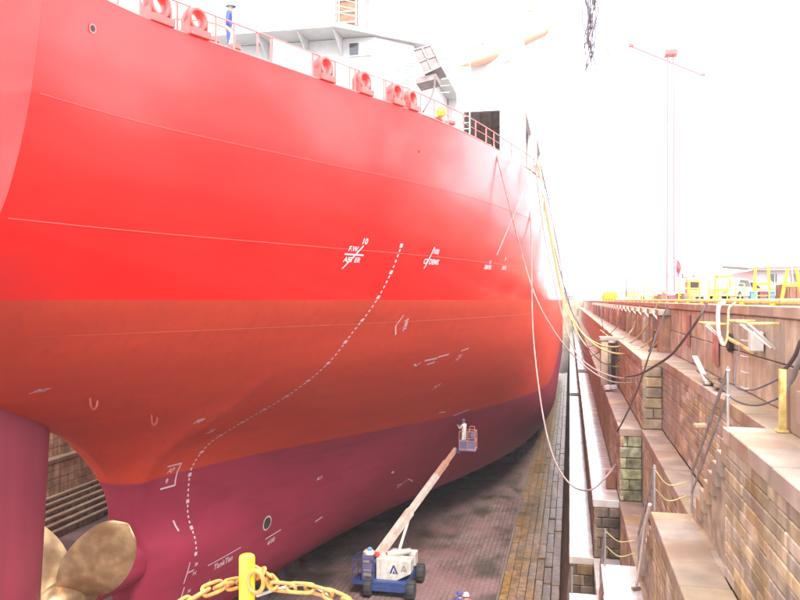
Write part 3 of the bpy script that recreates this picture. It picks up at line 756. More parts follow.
# ---------------------------------------------------------------- poop deck edge: fairleads, rails, screens
def edge(y, inb=.12): return Vector((XC+deckb(y)-inb, y, 6.36))
def etan(y): 
    t=(edge(y+.2)-edge(y-.2)).normalized(); return t
def local_box(mb,c,t,L_,D_,z0,z1):
    """box on the rim: L_ along the tangent, D_ across"""
    n_=Vector((t.y,-t.x,0)); q=[]
    for z in (z0,z1):
        for i,j in ((-1,-1),(1,-1),(1,1),(-1,1)): q.append(c+t*i*L_/2+n_*j*D_/2+Vector((0,0,z)))
    mb.add(q,[(3,2,1,0),(4,5,6,7),(0,1,5,4),(1,2,6,5),(2,3,7,6),(3,0,4,7)])
for y,sc in ((16.25,1.08),(17.25,1.0),(21.5,1.0),(23.15,1.0),(24.6,.95),(25.4,.9)):
    c0=edge(y,.16); t=etan(y); n_=Vector((t.y,-t.x,0))
    mb=MB(); local_box(mb,c0,t,.62*sc,.5,-.06,.12); base=mb.build('fairlead_seat',M['chock'],ship,bevel=.015)
    # rounded frame with a big oval eye, rolled lips on both faces
    mb=MB(); N_=28; K=10
    for i in range(N_):
        a=2*math.pi*i/N_; ca,sa=math.cos(a),math.sin(a)
        for k in range(K):
            b=2*math.pi*k/K
            ex=.135+.085*(1-math.cos(b)) ; 
            rr_=1+(.2 if sa<0 else 0)*abs(sa)
            p=c0+t*(ca*ex*1.06*sc)+Vector((0,0,.1+.30*sc+sa*ex*sc*rr_))+n_*(math.sin(b)*.17)
            mb.v.append(tuple(p))
    mb.f=[(i*K+k,i*K+(k+1)%K,((i+1)%N_)*K+(k+1)%K,((i+1)%N_)*K+k) for i in range(N_) for k in range(K)]
    mb.build('fairlead_eye',M['chock'],ship,smooth=True)
    for q_ in (-1,1): mb=MB(); local_box(mb,c0+t*.27*sc*q_,t,.05,.3,.12,.42); mb.build('fairlead_cheek',M['chock'],ship,bevel=.01)
RH=.66
posts=[14.4,15.1,15.75,16.75,17.8,18.35,19.1,19.55,21.05,21.95,22.55,22.8,24.05,24.15,25.0,26.0,26.9,27.9,29.2,30.4,31.6,32.6,33.8,35.2,37.0,39.5,42,45,48]
for y in posts:
    c0=edge(y); MB().box(c0.x-.022,c0.x+.022,c0.y-.022,c0.y+.022,c0.z-.08,c0.z+RH).build('rail_post',M['railred'],ship)
ypts=[13.4+.6*k for k in range(60)]
MB().tube([edge(y)+Vector((0,0,RH)) for y in ypts],.022,6).build('top_rail',M['railred'],ship)
MB().tube([edge(y)+Vector((0,0,RH*.5)) for y in ypts if y>25.6],.013,6).build('middle_rail',M['railred'],ship)
for a,b in ((19.62,20.98),(22.0,22.5),(23.62,24.0)):
    p,q=edge(a),edge(b); v=[p,q,q+Vector((0,0,RH-.02)),p+Vector((0,0,RH-.02))]
    nv=Vector((.012,0,0)); MB().prism(v,nv).build('white_screen',M['white'],ship)
def text_at(txt,org,ax,up,size,m,parent,name='lettering',w_=0):
    cu=bpy.data.curves.new('t','FONT'); cu.body=txt; cu.size=size; cu.align_x='CENTER'; cu.align_y='CENTER'; cu.offset=w_; cu.resolution_u=2
    ob=bpy.data.objects.new('t',cu); COL.objects.link(ob); dg=bpy.context.evaluated_depsgraph_get(); me=bpy.data.meshes.new_from_object(ob.evaluated_get(dg)); bpy.data.objects.remove(ob)
    ax=Vector(ax).normalized(); up=Vector(up).normalized(); mb=MB()
    mb.add([Vector(org)+ax*v.co.x+up*v.co.y for v in me.vertices],[tuple(p.vertices) for p in me.polygons])
    return mb.build(name,M[m],parent)
p,q=edge(19.62),edge(20.98); ax=(q-p).normalized()
for k,s_ in enumerate(('Charlie','Clubs','SAFE CREW')):
    text_at(s_, (p+q)/2+Vector((.02,-.0,.54-k*.18)), ax, (0,0,1), .15, 'green' if k<2 else 'pinkpaint', ship)

# ---------------------------------------------------------------- superstructure
acc = MB().box(-25.5,-8.6,35.3,62,11.93,22).build('accommodation', M['white'], ship, bevel=.05)
MB().prism([(-24,33.45,6.3),(-8.5,33.45,6.3),(-7.0,34.95,6.3),(-7.0,47,6.3),(-24,47,6.3)],(0,0,5.41)).build('lower_house', M['white'], acc, bevel=.04)
# open boat deck with chamfered corner, solid white bulwark above it
dpoly=[(-20,31.9,0),(-9.84,31.9,0),(-6.3,35.2,0),(-6.3,48,0),(-20,48,0)]
MB().prism([(a,b,11.72) for a,b,_ in dpoly],(0,0,.2)).build('boat_deck', M['white'], acc)
# brackets under the deck
for x in (-13.5,-11.6,-10.0):
    MB().prism([(x,32.0,11.71),(x,33.44,11.71),(x,33.44,10.9)],(.06,0,0)).build('deck_bracket',M['white'],acc)
# window pair below the deck
wx=-9.7
MB().box(-9.68,-8.6,33.37,33.44,10.85,11.5).build('window_frame',M['white'],acc,bevel=.01)
MB().box(-9.6,-9.2,33.33,33.365,10.92,11.43).build('window_pane',M['glass'],acc)
MB().box(-9.12,-8.68,33.33,33.365,10.92,11.43).build('window_shutter',M['white'],acc,bevel=.005)
# opening with white railings on the deck above
MB().box(-10.75,-9.75,34.9,35.29,12.9,15.2).build('opening_shade_box',M['container'],acc)  # solid brown box, its colour standing in for shade inside the opening
mb=MB()
for z in (12.95,13.45,14.0,14.55): mb.tube([(-10.9,34.85,z),(-9.7,34.85,z)],.03,6)
for x in (-10.85,-10.55,-9.72): mb.tube([(x,34.85,12.8),(x,34.85,15.2)],.035,6)
mb.build('opening_railing',M['white'],acc)
# panelled cab under the deck end and the box below it
cab=MB().prism([(-6.56,32.60,10.70),(-5.78,32.60,10.86),(-5.35,32.60,9.94),(-6.08,32.60,9.64)],(0,1.6,0)).build('side_cab',M['interior'],acc,bevel=.02)
mb=MB()
for a,b in (((-6.56,32.57,10.69),(-5.78,32.57,10.85)),((-5.78,32.57,10.85),(-5.35,32.57,9.93)),((-5.35,32.57,9.93),(-6.08,32.57,9.63)),((-6.08,32.57,9.63),(-6.56,32.57,10.69)),((-6.17,32.57,10.77),(-5.71,32.57,9.78)),((-6.32,32.57,10.16),(-5.56,32.57,10.39))): mb.beam(a,b,.03,.05)
mb.build('cab_frame',M['steel'],acc)
MB().prism([(-6.45,32.70,9.52),(-5.58,32.70,9.68),(-5.58,32.70,9.43),(-6.45,32.70,9.26)],(0,1.2,0)).build('cab_ledge',M['interior'],acc,bevel=.02)
# inclined ladder up to the deck
for a,b in (((-6.61,30.40,8.49),(-6.62,31.40,9.87)),((-6.24,30.40,8.43),(-6.15,31.40,9.80))): MB().beam(a,b,.05,.1).build('ladder_side',M['white'],acc)
A0,A1,B0,B1=[Vector(p) for p in ((-6.61,30.40,8.49),(-6.62,31.40,9.87),(-6.24,30.40,8.43),(-6.15,31.40,9.80))]
for k in range(8):
    t=(k+.5)/8; MB().beam(A0.lerp(A1,t),B0.lerp(B1,t),.16,.03).build('ladder_tread',M['green'],acc)
# piping on the deckhouse face
mb=MB(); 
for z,x0,x1 in ((9.9,-9.6,-7.6),(9.75,-9.9,-7.9)): mb.tube([(x0-1,32.7,z),(x0,32.7,z),(x1,32.65,z-.15)],.03,6)
mb.tube([(-7.9,32.6,9.75),(-7.4,32.5,10.1),(-7.1,32.5,9.8)],.05,6); mb.tube([(-8.6,32.6,9.5),(-7.6,32.5,9.55),(-7.1,32.4,9.9)],.04,6); mb.build('pipework',M['offwhite'],acc)
# black hose hanging over the rim
MB().tube(spline([(-5.42,31.50,9.21),(-5.20,30.00,8.30),(-5.00,28.00,7.32),(-4.96,26.40,6.50)]),.035,6).build('hanging_hose',M['roped'],ship)
# mooring house on the starboard side with large openings
mh = MB()
x0,x1,ya,yb,zt=-6.95,-2.62,45,86,15.0
ow0,ow1,oz=-6.05,-3.95,10.95
mh.box(x0,ow0,ya,ya+.25,6.3,zt); mh.box(ow1,x1,ya,ya+.25,6.3,zt); mh.box(ow0,ow1,ya,ya+.25,oz,zt)
seg=[(45.25,47.8,6.3,zt),(47.8,54.6,11.5,zt),(54.6,63.8,6.3,zt),(63.8,71.5,13.2,zt),(71.5,86,6.3,zt)]
for a,b,z0,z1 in seg: mh.box(x1-.25,x1-.001,a,b,z0,z1)
mh.box(x0,x1-.26,ya+.26,yb,zt-.2,zt-.01)
mh.build('mooring_house',M['white'],ship)
MB().box(x0,x1-1.1,50,50.1,6.3,zt-.2).build('inner_bulkhead',M['interior'],ship)
MB().box(x0,x1-.4,45.4,57.9,6.305,6.32).build('inner_deck',M['chock'],ship)
mb=MB()
for x in (-5.6,-4.9,-4.2): mb.tube([(x,49.8,7),(x,49.8,12.5)],.06,6)
for z in (8.6,9.8,11): mb.tube([(-6.2,49.75,z),(-3.8,49.75,z)],.05,6)
mb.build('inner_frames',M['container'],ship)
for a,b in ((47.8,54.6),(63.8,71.5)):
    mb=MB()
    for z in (6.9,7.6,8.3): mb.tube([(x1-.1,a,z),(x1-.1,b,z)],.03,6)
    mb.build('opening_rail',M['railred'],ship)
    MB().box(x1-1.0,x1-.9,a-.5,b+9,6.3,14.2).build('opening_shade_sheet',M['interior'],ship)  # grey sheet added behind the opening, its colour standing in for shade
# winch gear and fittings by the rim
wn=MB(); wn.lathe((-5.6,32.5,6.9),[(.3,-.5),(.3,-.42),(.14,-.4),(.14,.4),(.3,.42),(.3,.5)],16,'X'); wn.box(-6.3,-6.1,32.1,32.9,6.3,7.2); wn.box(-5.1,-4.9,32.1,32.9,6.3,7.2); wn.box(-4.85,-4.5,32.2,32.8,6.3,7.1)
wn.build('mooring_winch',M['pinkpaint'],ship,smooth=30)
for x,y in ((-4.9,29),(-4.5,29.7),(-9.2,18.9),(-8.9,19.6),(-3.6,34.5)):
    MB().lathe((x,y,6.32),[(.16,0),(.14,.1),(.12,.4),(.2,.46),(.2,.56),(.05,.6)],14).build('bollard_post',M['pinkpaint'],ship,smooth=40)
MB().tube(spline([(-9.0,19.6,6.9),(-9.3,20.3,7.55),(-9.8,20.0,7.75),(-10.6,19.4,7.7)]),.05,8).build('vent_pipe',M['orange'],ship,smooth=True)
MB().lathe((-4.69,28.60,7.00),[(.01,-.2),(.14,-.15),(.2,0),(.14,.15),(.01,.2)],14).build('yellow_buoy',M['yellow'],ship,smooth=True)
for a,b in (((-9.4,22.5),(-10.4,19.5)),((-9.6,22.5),(-10.6,19.5))):
    pass
# small orange lifebuoy ring, high on the house
MB().tube([Vector((-2.58,52.00,19.43))+Vector((.32*math.cos(a),0,.32*math.sin(a))) for a in [2*math.pi*i/16 for i in range(16)]],.09,8,closed=True).build('lifebuoy',M['orange'],ship,smooth=True)
# white boarded steps of the deck ladder far up
for k in range(7):
    p=Vector((-5.96,36.00,11.63))+Vector((0,0,-k*.32)); MB().beam(p,p+Vector((.45,0,0)),.12,.03).build('ladder_tread',M['green'],ship)

# signal mast, ladder tower and rails above the boat deck
MB().tube([(-9.1,34.6,11.93),(-9.1,34.6,19)],.09,8).build('signal_mast',M['interior'],ship)
MB().tube([(-9.9,34.6,14.6),(-8.3,34.6,14.6)],.04,6).build('mast_yard',M['interior'],ship)
mb=MB()
for k in range(12): mb.tube([(-6.3,35.3+.9*k,12.0),(-6.3,35.3+.9*k,12.95)],.022,5)
for z in (12.35,12.65,12.95): mb.tube([(-9.8,32,z),(-6.35,35.25,z),(-6.3,47,z)],.018,5)
for k in range(5): mb.tube([(-9.8+.7*k,32+.65*k,12.0),(-9.8+.7*k,32+.65*k,12.95)],.022,5)
mb.build('boat_deck_rail',M['green'],ship)
lt=MB()
for x in (-5.35,-4.75): lt.tube([(x,37.5,6.3),(x,37.5,12.6)],.04,6)
for k in range(20): lt.tube([(-5.35,37.5,6.5+.3*k),(-4.75,37.5,6.5+.3*k)],.022,5)
lt.build('vertical_ladder',M['green'],ship)
for (x,y,z0,w_,d_,h_) in ((-6.6,40.5,6.3,.8,.8,2.8),(-4.3,60,15,.8,.8,1.4),(-6.2,56,15,1.1,1.1,2.2)):
    MB().box(x-w_/2,x+w_/2,y-d_/2,y+d_/2,z0,z0+h_).build('vent_trunk',M['white'],ship,bevel=.05)
    MB().box(x-w_*.62,x+w_*.62,y-d_*.62,y+d_*.62,z0+h_,z0+h_+.3).build('vent_cowl',M['interior'],ship,bevel=.05)

# lifeboat: enclosed orange boat, bow down, on its white launching frame
lb=empty('lifeboat',(-4.03,46.00,14.91),'pale orange enclosed lifeboat tilted bow down on the white superstructure','lifeboat')
P0=Vector((-6.11,43.50,13.19)); P1=Vector((-1.72,48.00,16.54)); ax=(P1-P0); LL=ax.length; ax.normalize(); sv=ax.cross(Vector((0,0,1))).normalized(); uv=sv.cross(ax)
mb=MB(); n_=18; k_=14
for i in range(n_):
    t=i/(n_-1); ww=.8*min(1,(math.sin(min(1,t*2.2)*math.pi/2))**.7+.05); hh=.62*min(1,(.25+t*3)) if t<.3 else .62
    hh=.62*math.sin(min(1,t*2.6+.08)*math.pi/2)
    for k in range(k_):
        a=2*math.pi*k/k_; mb.v.append(tuple(P0+ax*LL*t+sv*ww*math.cos(a)*.8+uv*(hh*math.sin(a)*(1.05 if math.sin(a)>0 else .9))))
for i in range(n_-1):
    for k in range(k_): mb.f.append((i*k_+k,i*k_+(k+1)%k_,(i+1)*k_+(k+1)%k_,(i+1)*k_+k))
mb.f.append(tuple(range(k_))); mb.f.append(tuple((n_-1)*k_+k for k in range(k_)))
mb.build('hull',M['orange'],lb,smooth=50)
q=P0+ax*LL*.3
MB().obox(P0+ax*LL*.34+uv*.42-sv*.1,(.9,1.0,.5),rz=math.atan2(ax.y,ax.x),ry=-math.asin(ax.z)).build('wheelhouse',M['orange'],lb,bevel=.08)
mb=MB(); mb.beam(q-uv*.75-sv*.9,P1-uv*.75-sv*.9,.15,.2); mb.beam(q-uv*.75+sv*.9,P1-uv*.75+sv*.9,.15,.2)
for t in (.42,.5): mb.beam(P0+ax*LL*t-uv*1.6-sv*.95,P0+ax*LL*t+uv*.9-sv*.95,.28,.3)
mb.build('launching_frame',M['white'],lb)

# ---------------------------------------------------------------- people
def person(loc, H, face, cloth, label, helmet, pose='stand', group=None, lower=None):
    """loc: feet; face: heading in radians (0 = +Y)"""
    th=empty('person',loc,label,'person',group); rz=-face
    s=H/1.75
    J={'pel':(0,0,.95),'sp':(0,.0,1.15),'ch':(0,.02,1.36),'nk':(0,.03,1.50),'hd':(0,.05,1.62),'tp':(0,.04,1.73)}
    for n_,sg in (('l',-1),('r',1)):
        J['hip'+n_]=(sg*.1,0,.9); J['kn'+n_]=(sg*.12,.03,.5); J['an'+n_]=(sg*.13,-.01,.1); J['to'+n_]=(sg*.15,.17,.04)
        J['sh'+n_]=(sg*.19,.0,1.42)
        if pose=='reach': J['el'+n_]=(sg*.24,.14,1.2); J['wr'+n_]=(sg*.1,.36,1.33); J['ha'+n_]=(sg*.06,.45,1.37)
        else: J['el'+n_]=(sg*.27,-.02,1.14); J['wr'+n_]=(sg*.27,.1,.92); J['ha'+n_]=(sg*.26,.14,.83)
    rad={'pel':.15,'sp':.135,'ch':.16,'nk':.06,'hd':.1,'tp':.07,'hip':.1,'kn':.068,'an':.05,'to':.045,'sh':.07,'el':.05,'wr':.034,'ha':.036}
    E=[('pel','sp'),('sp','ch'),('ch','nk'),('nk','hd'),('hd','tp')]
    for n_ in 'lr': E+= [('pel','hip'+n_),('hip'+n_,'kn'+n_),('kn'+n_,'an'+n_),('an'+n_,'to'+n_),('ch','sh'+n_),('sh'+n_,'el'+n_),('el'+n_,'wr'+n_),('wr'+n_,'ha'+n_)]
    for n_,sg in (('l',-1),('r',1)):      # five short fingers
        h=Vector(J['ha'+n_]); w_=Vector(J['wr'+n_]); d_=(h-w_).normalized(); sd_=Vector((1,0,0))
        for k in range(5):
            nm='f%d%s'%(k,n_); off=sd_*(.022*(k-1.5)) if k<4 else sd_*(-sg*.05)
            J[nm]=tuple(h+d_*(.085-.012*abs(k-1.4) if k<4 else .03)+off+Vector((0,.01,-.01))); E.append(('ha'+n_,nm))
    names=list(J); me=bpy.data.meshes.new('body'); me.from_pydata([Vector(J[k])*s for k in names],[(names.index(a),names.index(b)) for a,b in E],[])
    ob=bpy.data.objects.new('body',me); COL.objects.link(ob); sk=ob.modifiers.new('s','SKIN'); sb=ob.modifiers.new('u','SUBSURF'); sb.levels=1; sb.render_levels=1
    for i,k in enumerate(names):
        kk=k if k in rad else k[:-1]; r_=.011 if k[0]=='f' and k[1].isdigit() else rad[kk]
        me.skin_vertices[0].data[i].radius=(r_*s*1.0,r_*s*(.85 if k in('pel','sp','ch') else 1)); 
    me.skin_vertices[0].data[0].use_root=True
    dg=bpy.context.evaluated_depsgraph_get(); bm_=bpy.data.meshes.new_from_object(ob.evaluated_get(dg)); bpy.data.objects.remove(ob)
    bm_.materials.clear()
    for mm in (cloth, M['skin'], M['black'], lower or cloth): bm_.materials.append(mm)
    hands=[Vector(J['ha'+n_])*s for n_ in 'lr']
    for p in bm_.polygons:
        c=p.center; k=0
        if c.z>1.5*s: k=1
        elif any((c-h).length<.12*s for h in hands): k=1
        elif c.z<.11*s: k=2
        elif c.z<.95*s: k=3
        p.material_index=k; p.use_smooth=True
    b_=link('body',bm_,th,(0,0,0),(0,0,rz))
    mb=MB(); mb.lathe((0,.045*s,1.64*s),[(.15*s,0),(.125*s,.012*s),(.12*s,.05*s),(.1*s,.1*s),(.055*s,.13*s),(.005,.14*s)],16)
    mb.box(-.07*s,.07*s,.14*s,.21*s,1.64*s,1.655*s); o=link('helmet',mb.mesh('helmet',helmet,smooth=40),th,(0,0,0),(0,0,rz))
    mb=MB()
    for sx_ in (-1,1): mb.lathe((sx_*.036*s,.145*s,1.615*s),[(.012*s,-.004),(.012*s,.006)],8,'Y')
    link('eyes',mb.mesh('eyes',M['dark']),th,(0,0,0),(0,0,rz))
    mb=MB(); mb.prism([(-.014*s,.13*s,1.57*s),(.014*s,.13*s,1.57*s),(0,.13*s,1.62*s)],(0,.035*s,0)); mb.box(-.025*s,.025*s,.13*s,.143*s,1.545*s,1.553*s)
    link('nose_and_mouth',mb.mesh('face',M['skin']),th,(0,0,0),(0,0,rz))
    return th
person((-9.96,21.60,7.18),1.7,R(70),M['bluecloth'],'person in blue work clothes standing behind the ship rail beside the second red fairlead',M['bluecrate'])

# ---------------------------------------------------------------- boom lift
bl=empty('boom_lift',(-8.4,37,ZF),'white and blue telescopic boom lift parked on the dock floor beside the hull','boom lift')
G=ZF
MB().box(-9.25,-7.55,36.0,38.6,G+.42,G+.78).build('chassis',M['blue'],bl,bevel=.05)
mb=MB()
for y in (36.1,38.5): mb.box(-9.35,-7.4,y-.12,y+.12,G+.3,G+.55)
mb.build('axle',M['blue'],bl,bevel=.02)
for x in (-9.45,-7.35):
    for y in (36.1,38.5):
        wpt=MB().lathe((x,y,G+.44),[(.2,-.17),(.4,-.17),(.44,-.1),(.44,.1),(.4,.17),(.2,.17)],22,'X').build('wheel',M['black'],bl,smooth=35)
        MB().lathe((x,y,G+.44),[(.01,-.15),(.22,-.15),(.22,.15),(.1,.12),(.01,.12)],18,'X').build('rim',M['steel'],wpt,smooth=35)
        mb=MB()
        for k in range(12):
            a=2*math.pi*k/12; mb.obox((x,y+.435*math.cos(a),G+.44+.435*math.sin(a)),(.3,.07,.05),rx=a+math.pi/2)
        mb.build('tread_lug',M['black'],wpt)
MB().lathe((-8.5,37.2,G+.78),[(.55,0),(.55,.14)],24).build('slew_ring',M['black'],bl,smooth=35)
body=MB().prism([(-9.12,36.3,G+.72),(-8.3,36.3,G+.66),(-7.42,36.3,G+1.12),(-7.42,36.3,G+1.72),(-9.12,36.3,G+1.78)],(0,.75,0)).build('engine_cover',M['machine'],bl,bevel=.04)
MB().prism([(-9.12,37.5,G+.92),(-8.3,37.5,G+.92),(-7.42,37.5,G+1.12),(-7.42,37.5,G+1.72),(-9.12,37.5,G+1.72)],(0,.65,0)).build('tank_cover',M['machine'],bl,bevel=.04)
MB().box(-8.9,-7.6,37.06,37.49,G+.92,G+1.5).build('turntable',M['blue'],bl,bevel=.03)
for x,sz,mm in ((-8.25,.42,'blue'),(-7.75,.3,'steel')):
    mb=MB()
    for tri in (((-.5,-.5),(-.28,-.5),(.02,.3),(-.08,.5)),((.5,-.5),(.28,-.5),(-.04,.36),(.06,.5)),((-.16,-.5),(.18,-.5),(.0,-.12))):
        mb.prism([(x+a*sz,36.285,G+1.3+b*sz+(0 if mm=='blue' else .08)) for a,b in tri],(0,.012,0))
    mb.build('triangle_emblem',M[mm],body)
# cage with controls on the left
MB().box(-10.25,-9.15,36.0,37.1,G+.55,G+.72).build('cage_floor',M['blue'],bl,bevel=.02)
mb=MB()
for x in (-10.22,-9.75,-9.2):
    for y in (36.03,37.05): mb.tube([(x,y,G+.7),(x,y,G+1.75)],.022,6)
for z in (G+1.2,G+1.75): mb.tube([(-10.22,36.03,z),(-9.2,36.03,z),(-9.2,37.05,z),(-10.22,37.05,z),(-10.22,36.03,z)],.02,6)
mb.build('cage_rail',M['blue'],bl)
MB().box(-9.78,-9.22,36.12,36.7,G+.75,G+1.95).build('control_cabinet',M['bluegrey'],bl,bevel=.05)
MB().box(-9.72,-9.4,36.09,36.115,G+1.6,G+1.7).build('control_label',M['machine'],bl)
MB().box(-9.7,-9.32,36.09,36.115,G+.95,G+1.25).build('control_panel',M['steel'],bl)
MB().lathe((-9.5,36.4,G+1.95),[(.3,0),(.28,.1),(.15,.2),(.01,.22)],14).build('cabinet_dome',M['machine'],bl,smooth=40)
MB().lathe((-9.45,36.35,G+2.12),[(.13,0),(.12,.1),(.05,.15),(.01,.16)],12).build('beacon',M['bluecrate'],bl,smooth=40)
MB().lathe((-9.1,36.4,G+1.85),[(.12,0),(.12,.16),(.01,.2)],12).build('red_cap',M['chock'],bl,smooth=40)
MB().lathe((-8.9,36.6,G+1.55),[(.2,-.35),(.22,-.2),(.22,.2),(.2,.35)],14,'X').build('muffler',M['bluegrey'],bl,smooth=40)
MB().tube([(-8.7,36.9,G+1.78),(-7.6,37.2,G+1.95)],.16,12,r2=.13).build('lift_cylinder',M['boom'],bl,smooth=40)
B0=Vector((-9.0,37.0,G+1.95)); B1=Vector((-6.08,42.07,-8.13)); dr=(B1-B0); BL=dr.length; dr.normalize()
MB().beam(B0-dr*.3,B0+dr*BL*.36,.32,.4).build('boom_base_section',M['boom'],bl,bevel=.02)
MB().beam(B0+dr*BL*.36,B0+dr*BL*.72,.25,.31).build('boom_middle_section',M['boom'],bl,bevel=.02)
MB().beam(B0+dr*BL*.72,B0+dr*BL*.86,.24,.3).build('boom_fly_section',M['boomred'],bl,bevel=.02)
MB().beam(B0+dr*BL*.86,B1,.18,.24).build('boom_tip_section',M['boomred'],bl,bevel=.02)
MB().tube([(-8.3,37.3,G+1.6),B0+dr*2.4-Vector((0,0,.3))],.08,10).build('luffing_cylinder',M['boom'],bl,smooth=40)
BX=Vector((-5.41,42.01,-8.15))   # basket floor centre
MB().beam(B1-dr*.1,BX+Vector((-.4,0,-.12)),.2,.2).build('jib_head',M['bluegrey'],bl,bevel=.02)
MB().box(BX.x-.45,BX.x+.45,BX.y-.38,BX.y+.38,BX.z,BX.z+.07).build('basket_floor',M['bluegrey'],bl,bevel=.01)
mb=MB()
for i,j in ((-1,-1),(1,-1),(1,1),(-1,1),(0,-1),(0,1)): mb.tube([(BX.x+.43*i,BX.y+.36*j,BX.z),(BX.x+.43*i,BX.y+.36*j,BX.z+1.05)],.018,6)
for zz_ in (.1,.55,1.05): mb.tube([(BX.x-.43,BX.y-.36,BX.z+zz_),(BX.x+.43,BX.y-.36,BX.z+zz_),(BX.x+.43,BX.y+.36,BX.z+zz_),(BX.x-.43,BX.y+.36,BX.z+zz_)],.018,6,closed=True)
mb.tube([(BX.x+.1,BX.y-.36,BX.z+1.05),(BX.x+.15,BX.y-.36,BX.z+1.35),(BX.x+.4,BX.y-.36,BX.z+1.35),(BX.x+.43,BX.y-.36,BX.z+1.05)],.02,6)
mb.build('basket_rail',M['boomred'],bl)
MB().box(BX.x-.42,BX.x+.42,BX.y-.345,BX.y-.33,BX.z+.07,BX.z+.6).build('basket_kick_panel',M['bluegrey'],bl)
MB().box(BX.x+.18,BX.x+.42,BX.y-.5,BX.y-.38,BX.z+.75,BX.z+1.0).build('basket_control_box',M['bluegrey'],bl,bevel=.02)
person((BX.x-.22,BX.y-.02,BX.z+.07),1.6,R(-65),M['overall'],'person in white overalls standing in the basket of the boom lift, facing the hull',M['bluegrey'],'reach')
person((-4.64,33.00,-14.20),1.72,R(20),M['bluecloth'],'person in dark blue with blue helmet on the dock floor at the bottom edge',M['bluecloth'])
person((-4.31,32.97,-14.20),1.7,R(-30),M['redcloth'],'person in dull red with white helmet on the dock floor at the bottom edge',M['overall'])

# ---------------------------------------------------------------- yellow post and chain in front
ps=empty('chain_post',(-2.153,4.955,-2.85),'thick bright yellow steel post holding the chain, at the bottom of the view','post')
MB().lathe((-2.153,4.955,-2.85),[(.1,0),(.1,.02),(.054,.021),(.054,1.09),(.05,1.105),(.04,1.112),(.001,1.113)],28).build('tube',M['yellow'],ps,smooth=35)
MB().tube([Vector((-2.09,4.93,-1.93))+Vector((.055*math.cos(a)+.02,-.02,.075*math.sin(a)+.03)) for a in [2*math.pi*i/16 for i in range(16)]],.016,8,closed=True).build('eye_ring',M['chain'],ps,smooth=True)
def link_mesh():
    pts=[]; L_,W_=.06,.034
    for i in range(24):
        a=2*math.pi*i/24; pts.append(Vector((L_*(1 if math.cos(a)>0 else -1)*.0+math.cos(a)*W_+(L_ if math.cos(a)>0 else -L_)*min(1,abs(math.cos(a))*3), math.sin(a)*W_,0)))
    return MB().tube(pts,.0125,8,closed=True).mesh('chain_link',M['chain'],smooth=True)
LM=link_mesh()
def chain(pts,label):
    th=empty('chain',pts[0],label,'chain'); sp=spline(pts,30); cum=0; nxt=.06; k=0
    for a,b in zip(sp,sp[1:]):
        l_=(b-a).length
        while cum+l_>nxt:
            p=a.lerp(b,(nxt-cum)/l_); t=(b-a).normalized(); q=t.to_track_quat('X','Z').to_euler()
            m_=t.to_track_quat('X','Z').to_matrix() @ Matrix.Rotation(R(35 if k%2 else 118)+random.uniform(-.15,.15),3,'X')
            o=link('chain_link',LM,th,p-Vector(pts[0]),m_.to_euler()); nxt+=.128; k+=1
        cum+=l_
chain([(-2.05,4.98,-1.86),(-2.17,5.07,-1.93),(-2.26,5.01,-1.96),(-2.30,4.74,-1.90),(-2.40,4.59,-1.94),(-2.59,4.35,-2.05),(-2.95,4.06,-2.25)],'yellow chain running down to the left from the yellow post')
chain([(-2.12,5.02,-1.86),(-2.02,5.00,-1.90),(-1.90,4.89,-1.91),(-1.65,4.86,-1.90),(-1.43,4.86,-1.96),(-1.05,4.79,-2.07),(-0.60,4.78,-2.16)],'yellow chain running down to the right from the yellow post')
for d_,(a,b) in ((0,(-3.7,3.95)),(1,(-.02,4.5))):
    pp=empty('chain_post',(a,b,-2.85),['low yellow post to the left, outside the view','low yellow post to the right, outside the view'][d_],'post')
    MB().lathe((a,b,-2.85),[(.054,0),(.054,.45),(.04,.47),(.001,.472)],20).build('tube',M['yellow'],pp,smooth=35)
tag(MB().tube(spline([(-2.09,4.97,-2.02),(-1.97,5.00,-1.98),(-1.80,5.03,-1.94),(-1.66,5.01,-1.95),(-1.56,4.98,-2.01),(-1.41,4.91,-2.13)]),.011,8).build('steel_wire',M['steel']),'thin grey wire looped through the chain right of the yellow post','wire')

# ---------------------------------------------------------------- mooring lines and hoses across the dock
def rope(name,m,r,pts,label,cat,group=None):
    return tag(MB().tube(spline(pts,10),r,7).build(name,M[m],None,smooth=True),label,cat,group)
rope('mooring_rope','ropeg',.035,[(-2.10,38.44,7.24),(-1.86,38.49,3.42),(-1.77,37.49,0.00),(-1.63,36.50,-2.08),(-1.16,33.53,-4.67),(-0.66,31.59,-6.22),(0.00,29.69,-6.87),(0.70,28.82,-6.85),(1.24,29.14,-6.46),(1.65,29.53,-6.02)],'thin dark rope hanging down over the hull to the second white ledge','rope')
rope('mooring_rope','ropeg',.03,[(-3.11,32.59,6.48),(-2.57,33.22,4.25),(-2.05,34.36,1.97),(-1.41,34.50,0.00),(-0.56,34.68,-1.53),(0.43,34.90,-2.71),(1.54,34.12,-3.40),(2.53,32.80,-3.36),(3.24,31.42,-3.01)],'pale grey rope, lower of the pair sagging across to the brick faced wall','rope')
rope('mooring_rope','ropeg',.03,[(-1.67,37.51,6.76),(-1.26,37.60,3.57),(-0.63,36.71,0.46),(0.09,35.85,-2.03),(0.85,34.99,-2.89),(1.87,34.19,-3.27),(2.73,32.33,-3.11),(3.28,31.43,-2.86)],'pale grey rope, upper of the pair sagging across to the brick faced wall','rope')
rope('yellow_rope','ropey',.045,[(-1.88,44.63,7.93),(-1.11,44.80,3.68),(-0.39,44.96,0.00),(0.43,44.11,-1.55),(1.27,43.27,-2.27),(2.11,41.41,-2.42),(2.87,39.53,-2.10),(3.44,37.60,-1.25),(3.87,36.68,-0.18)],'yellow rope sagging across the dock, upper one of two','rope')
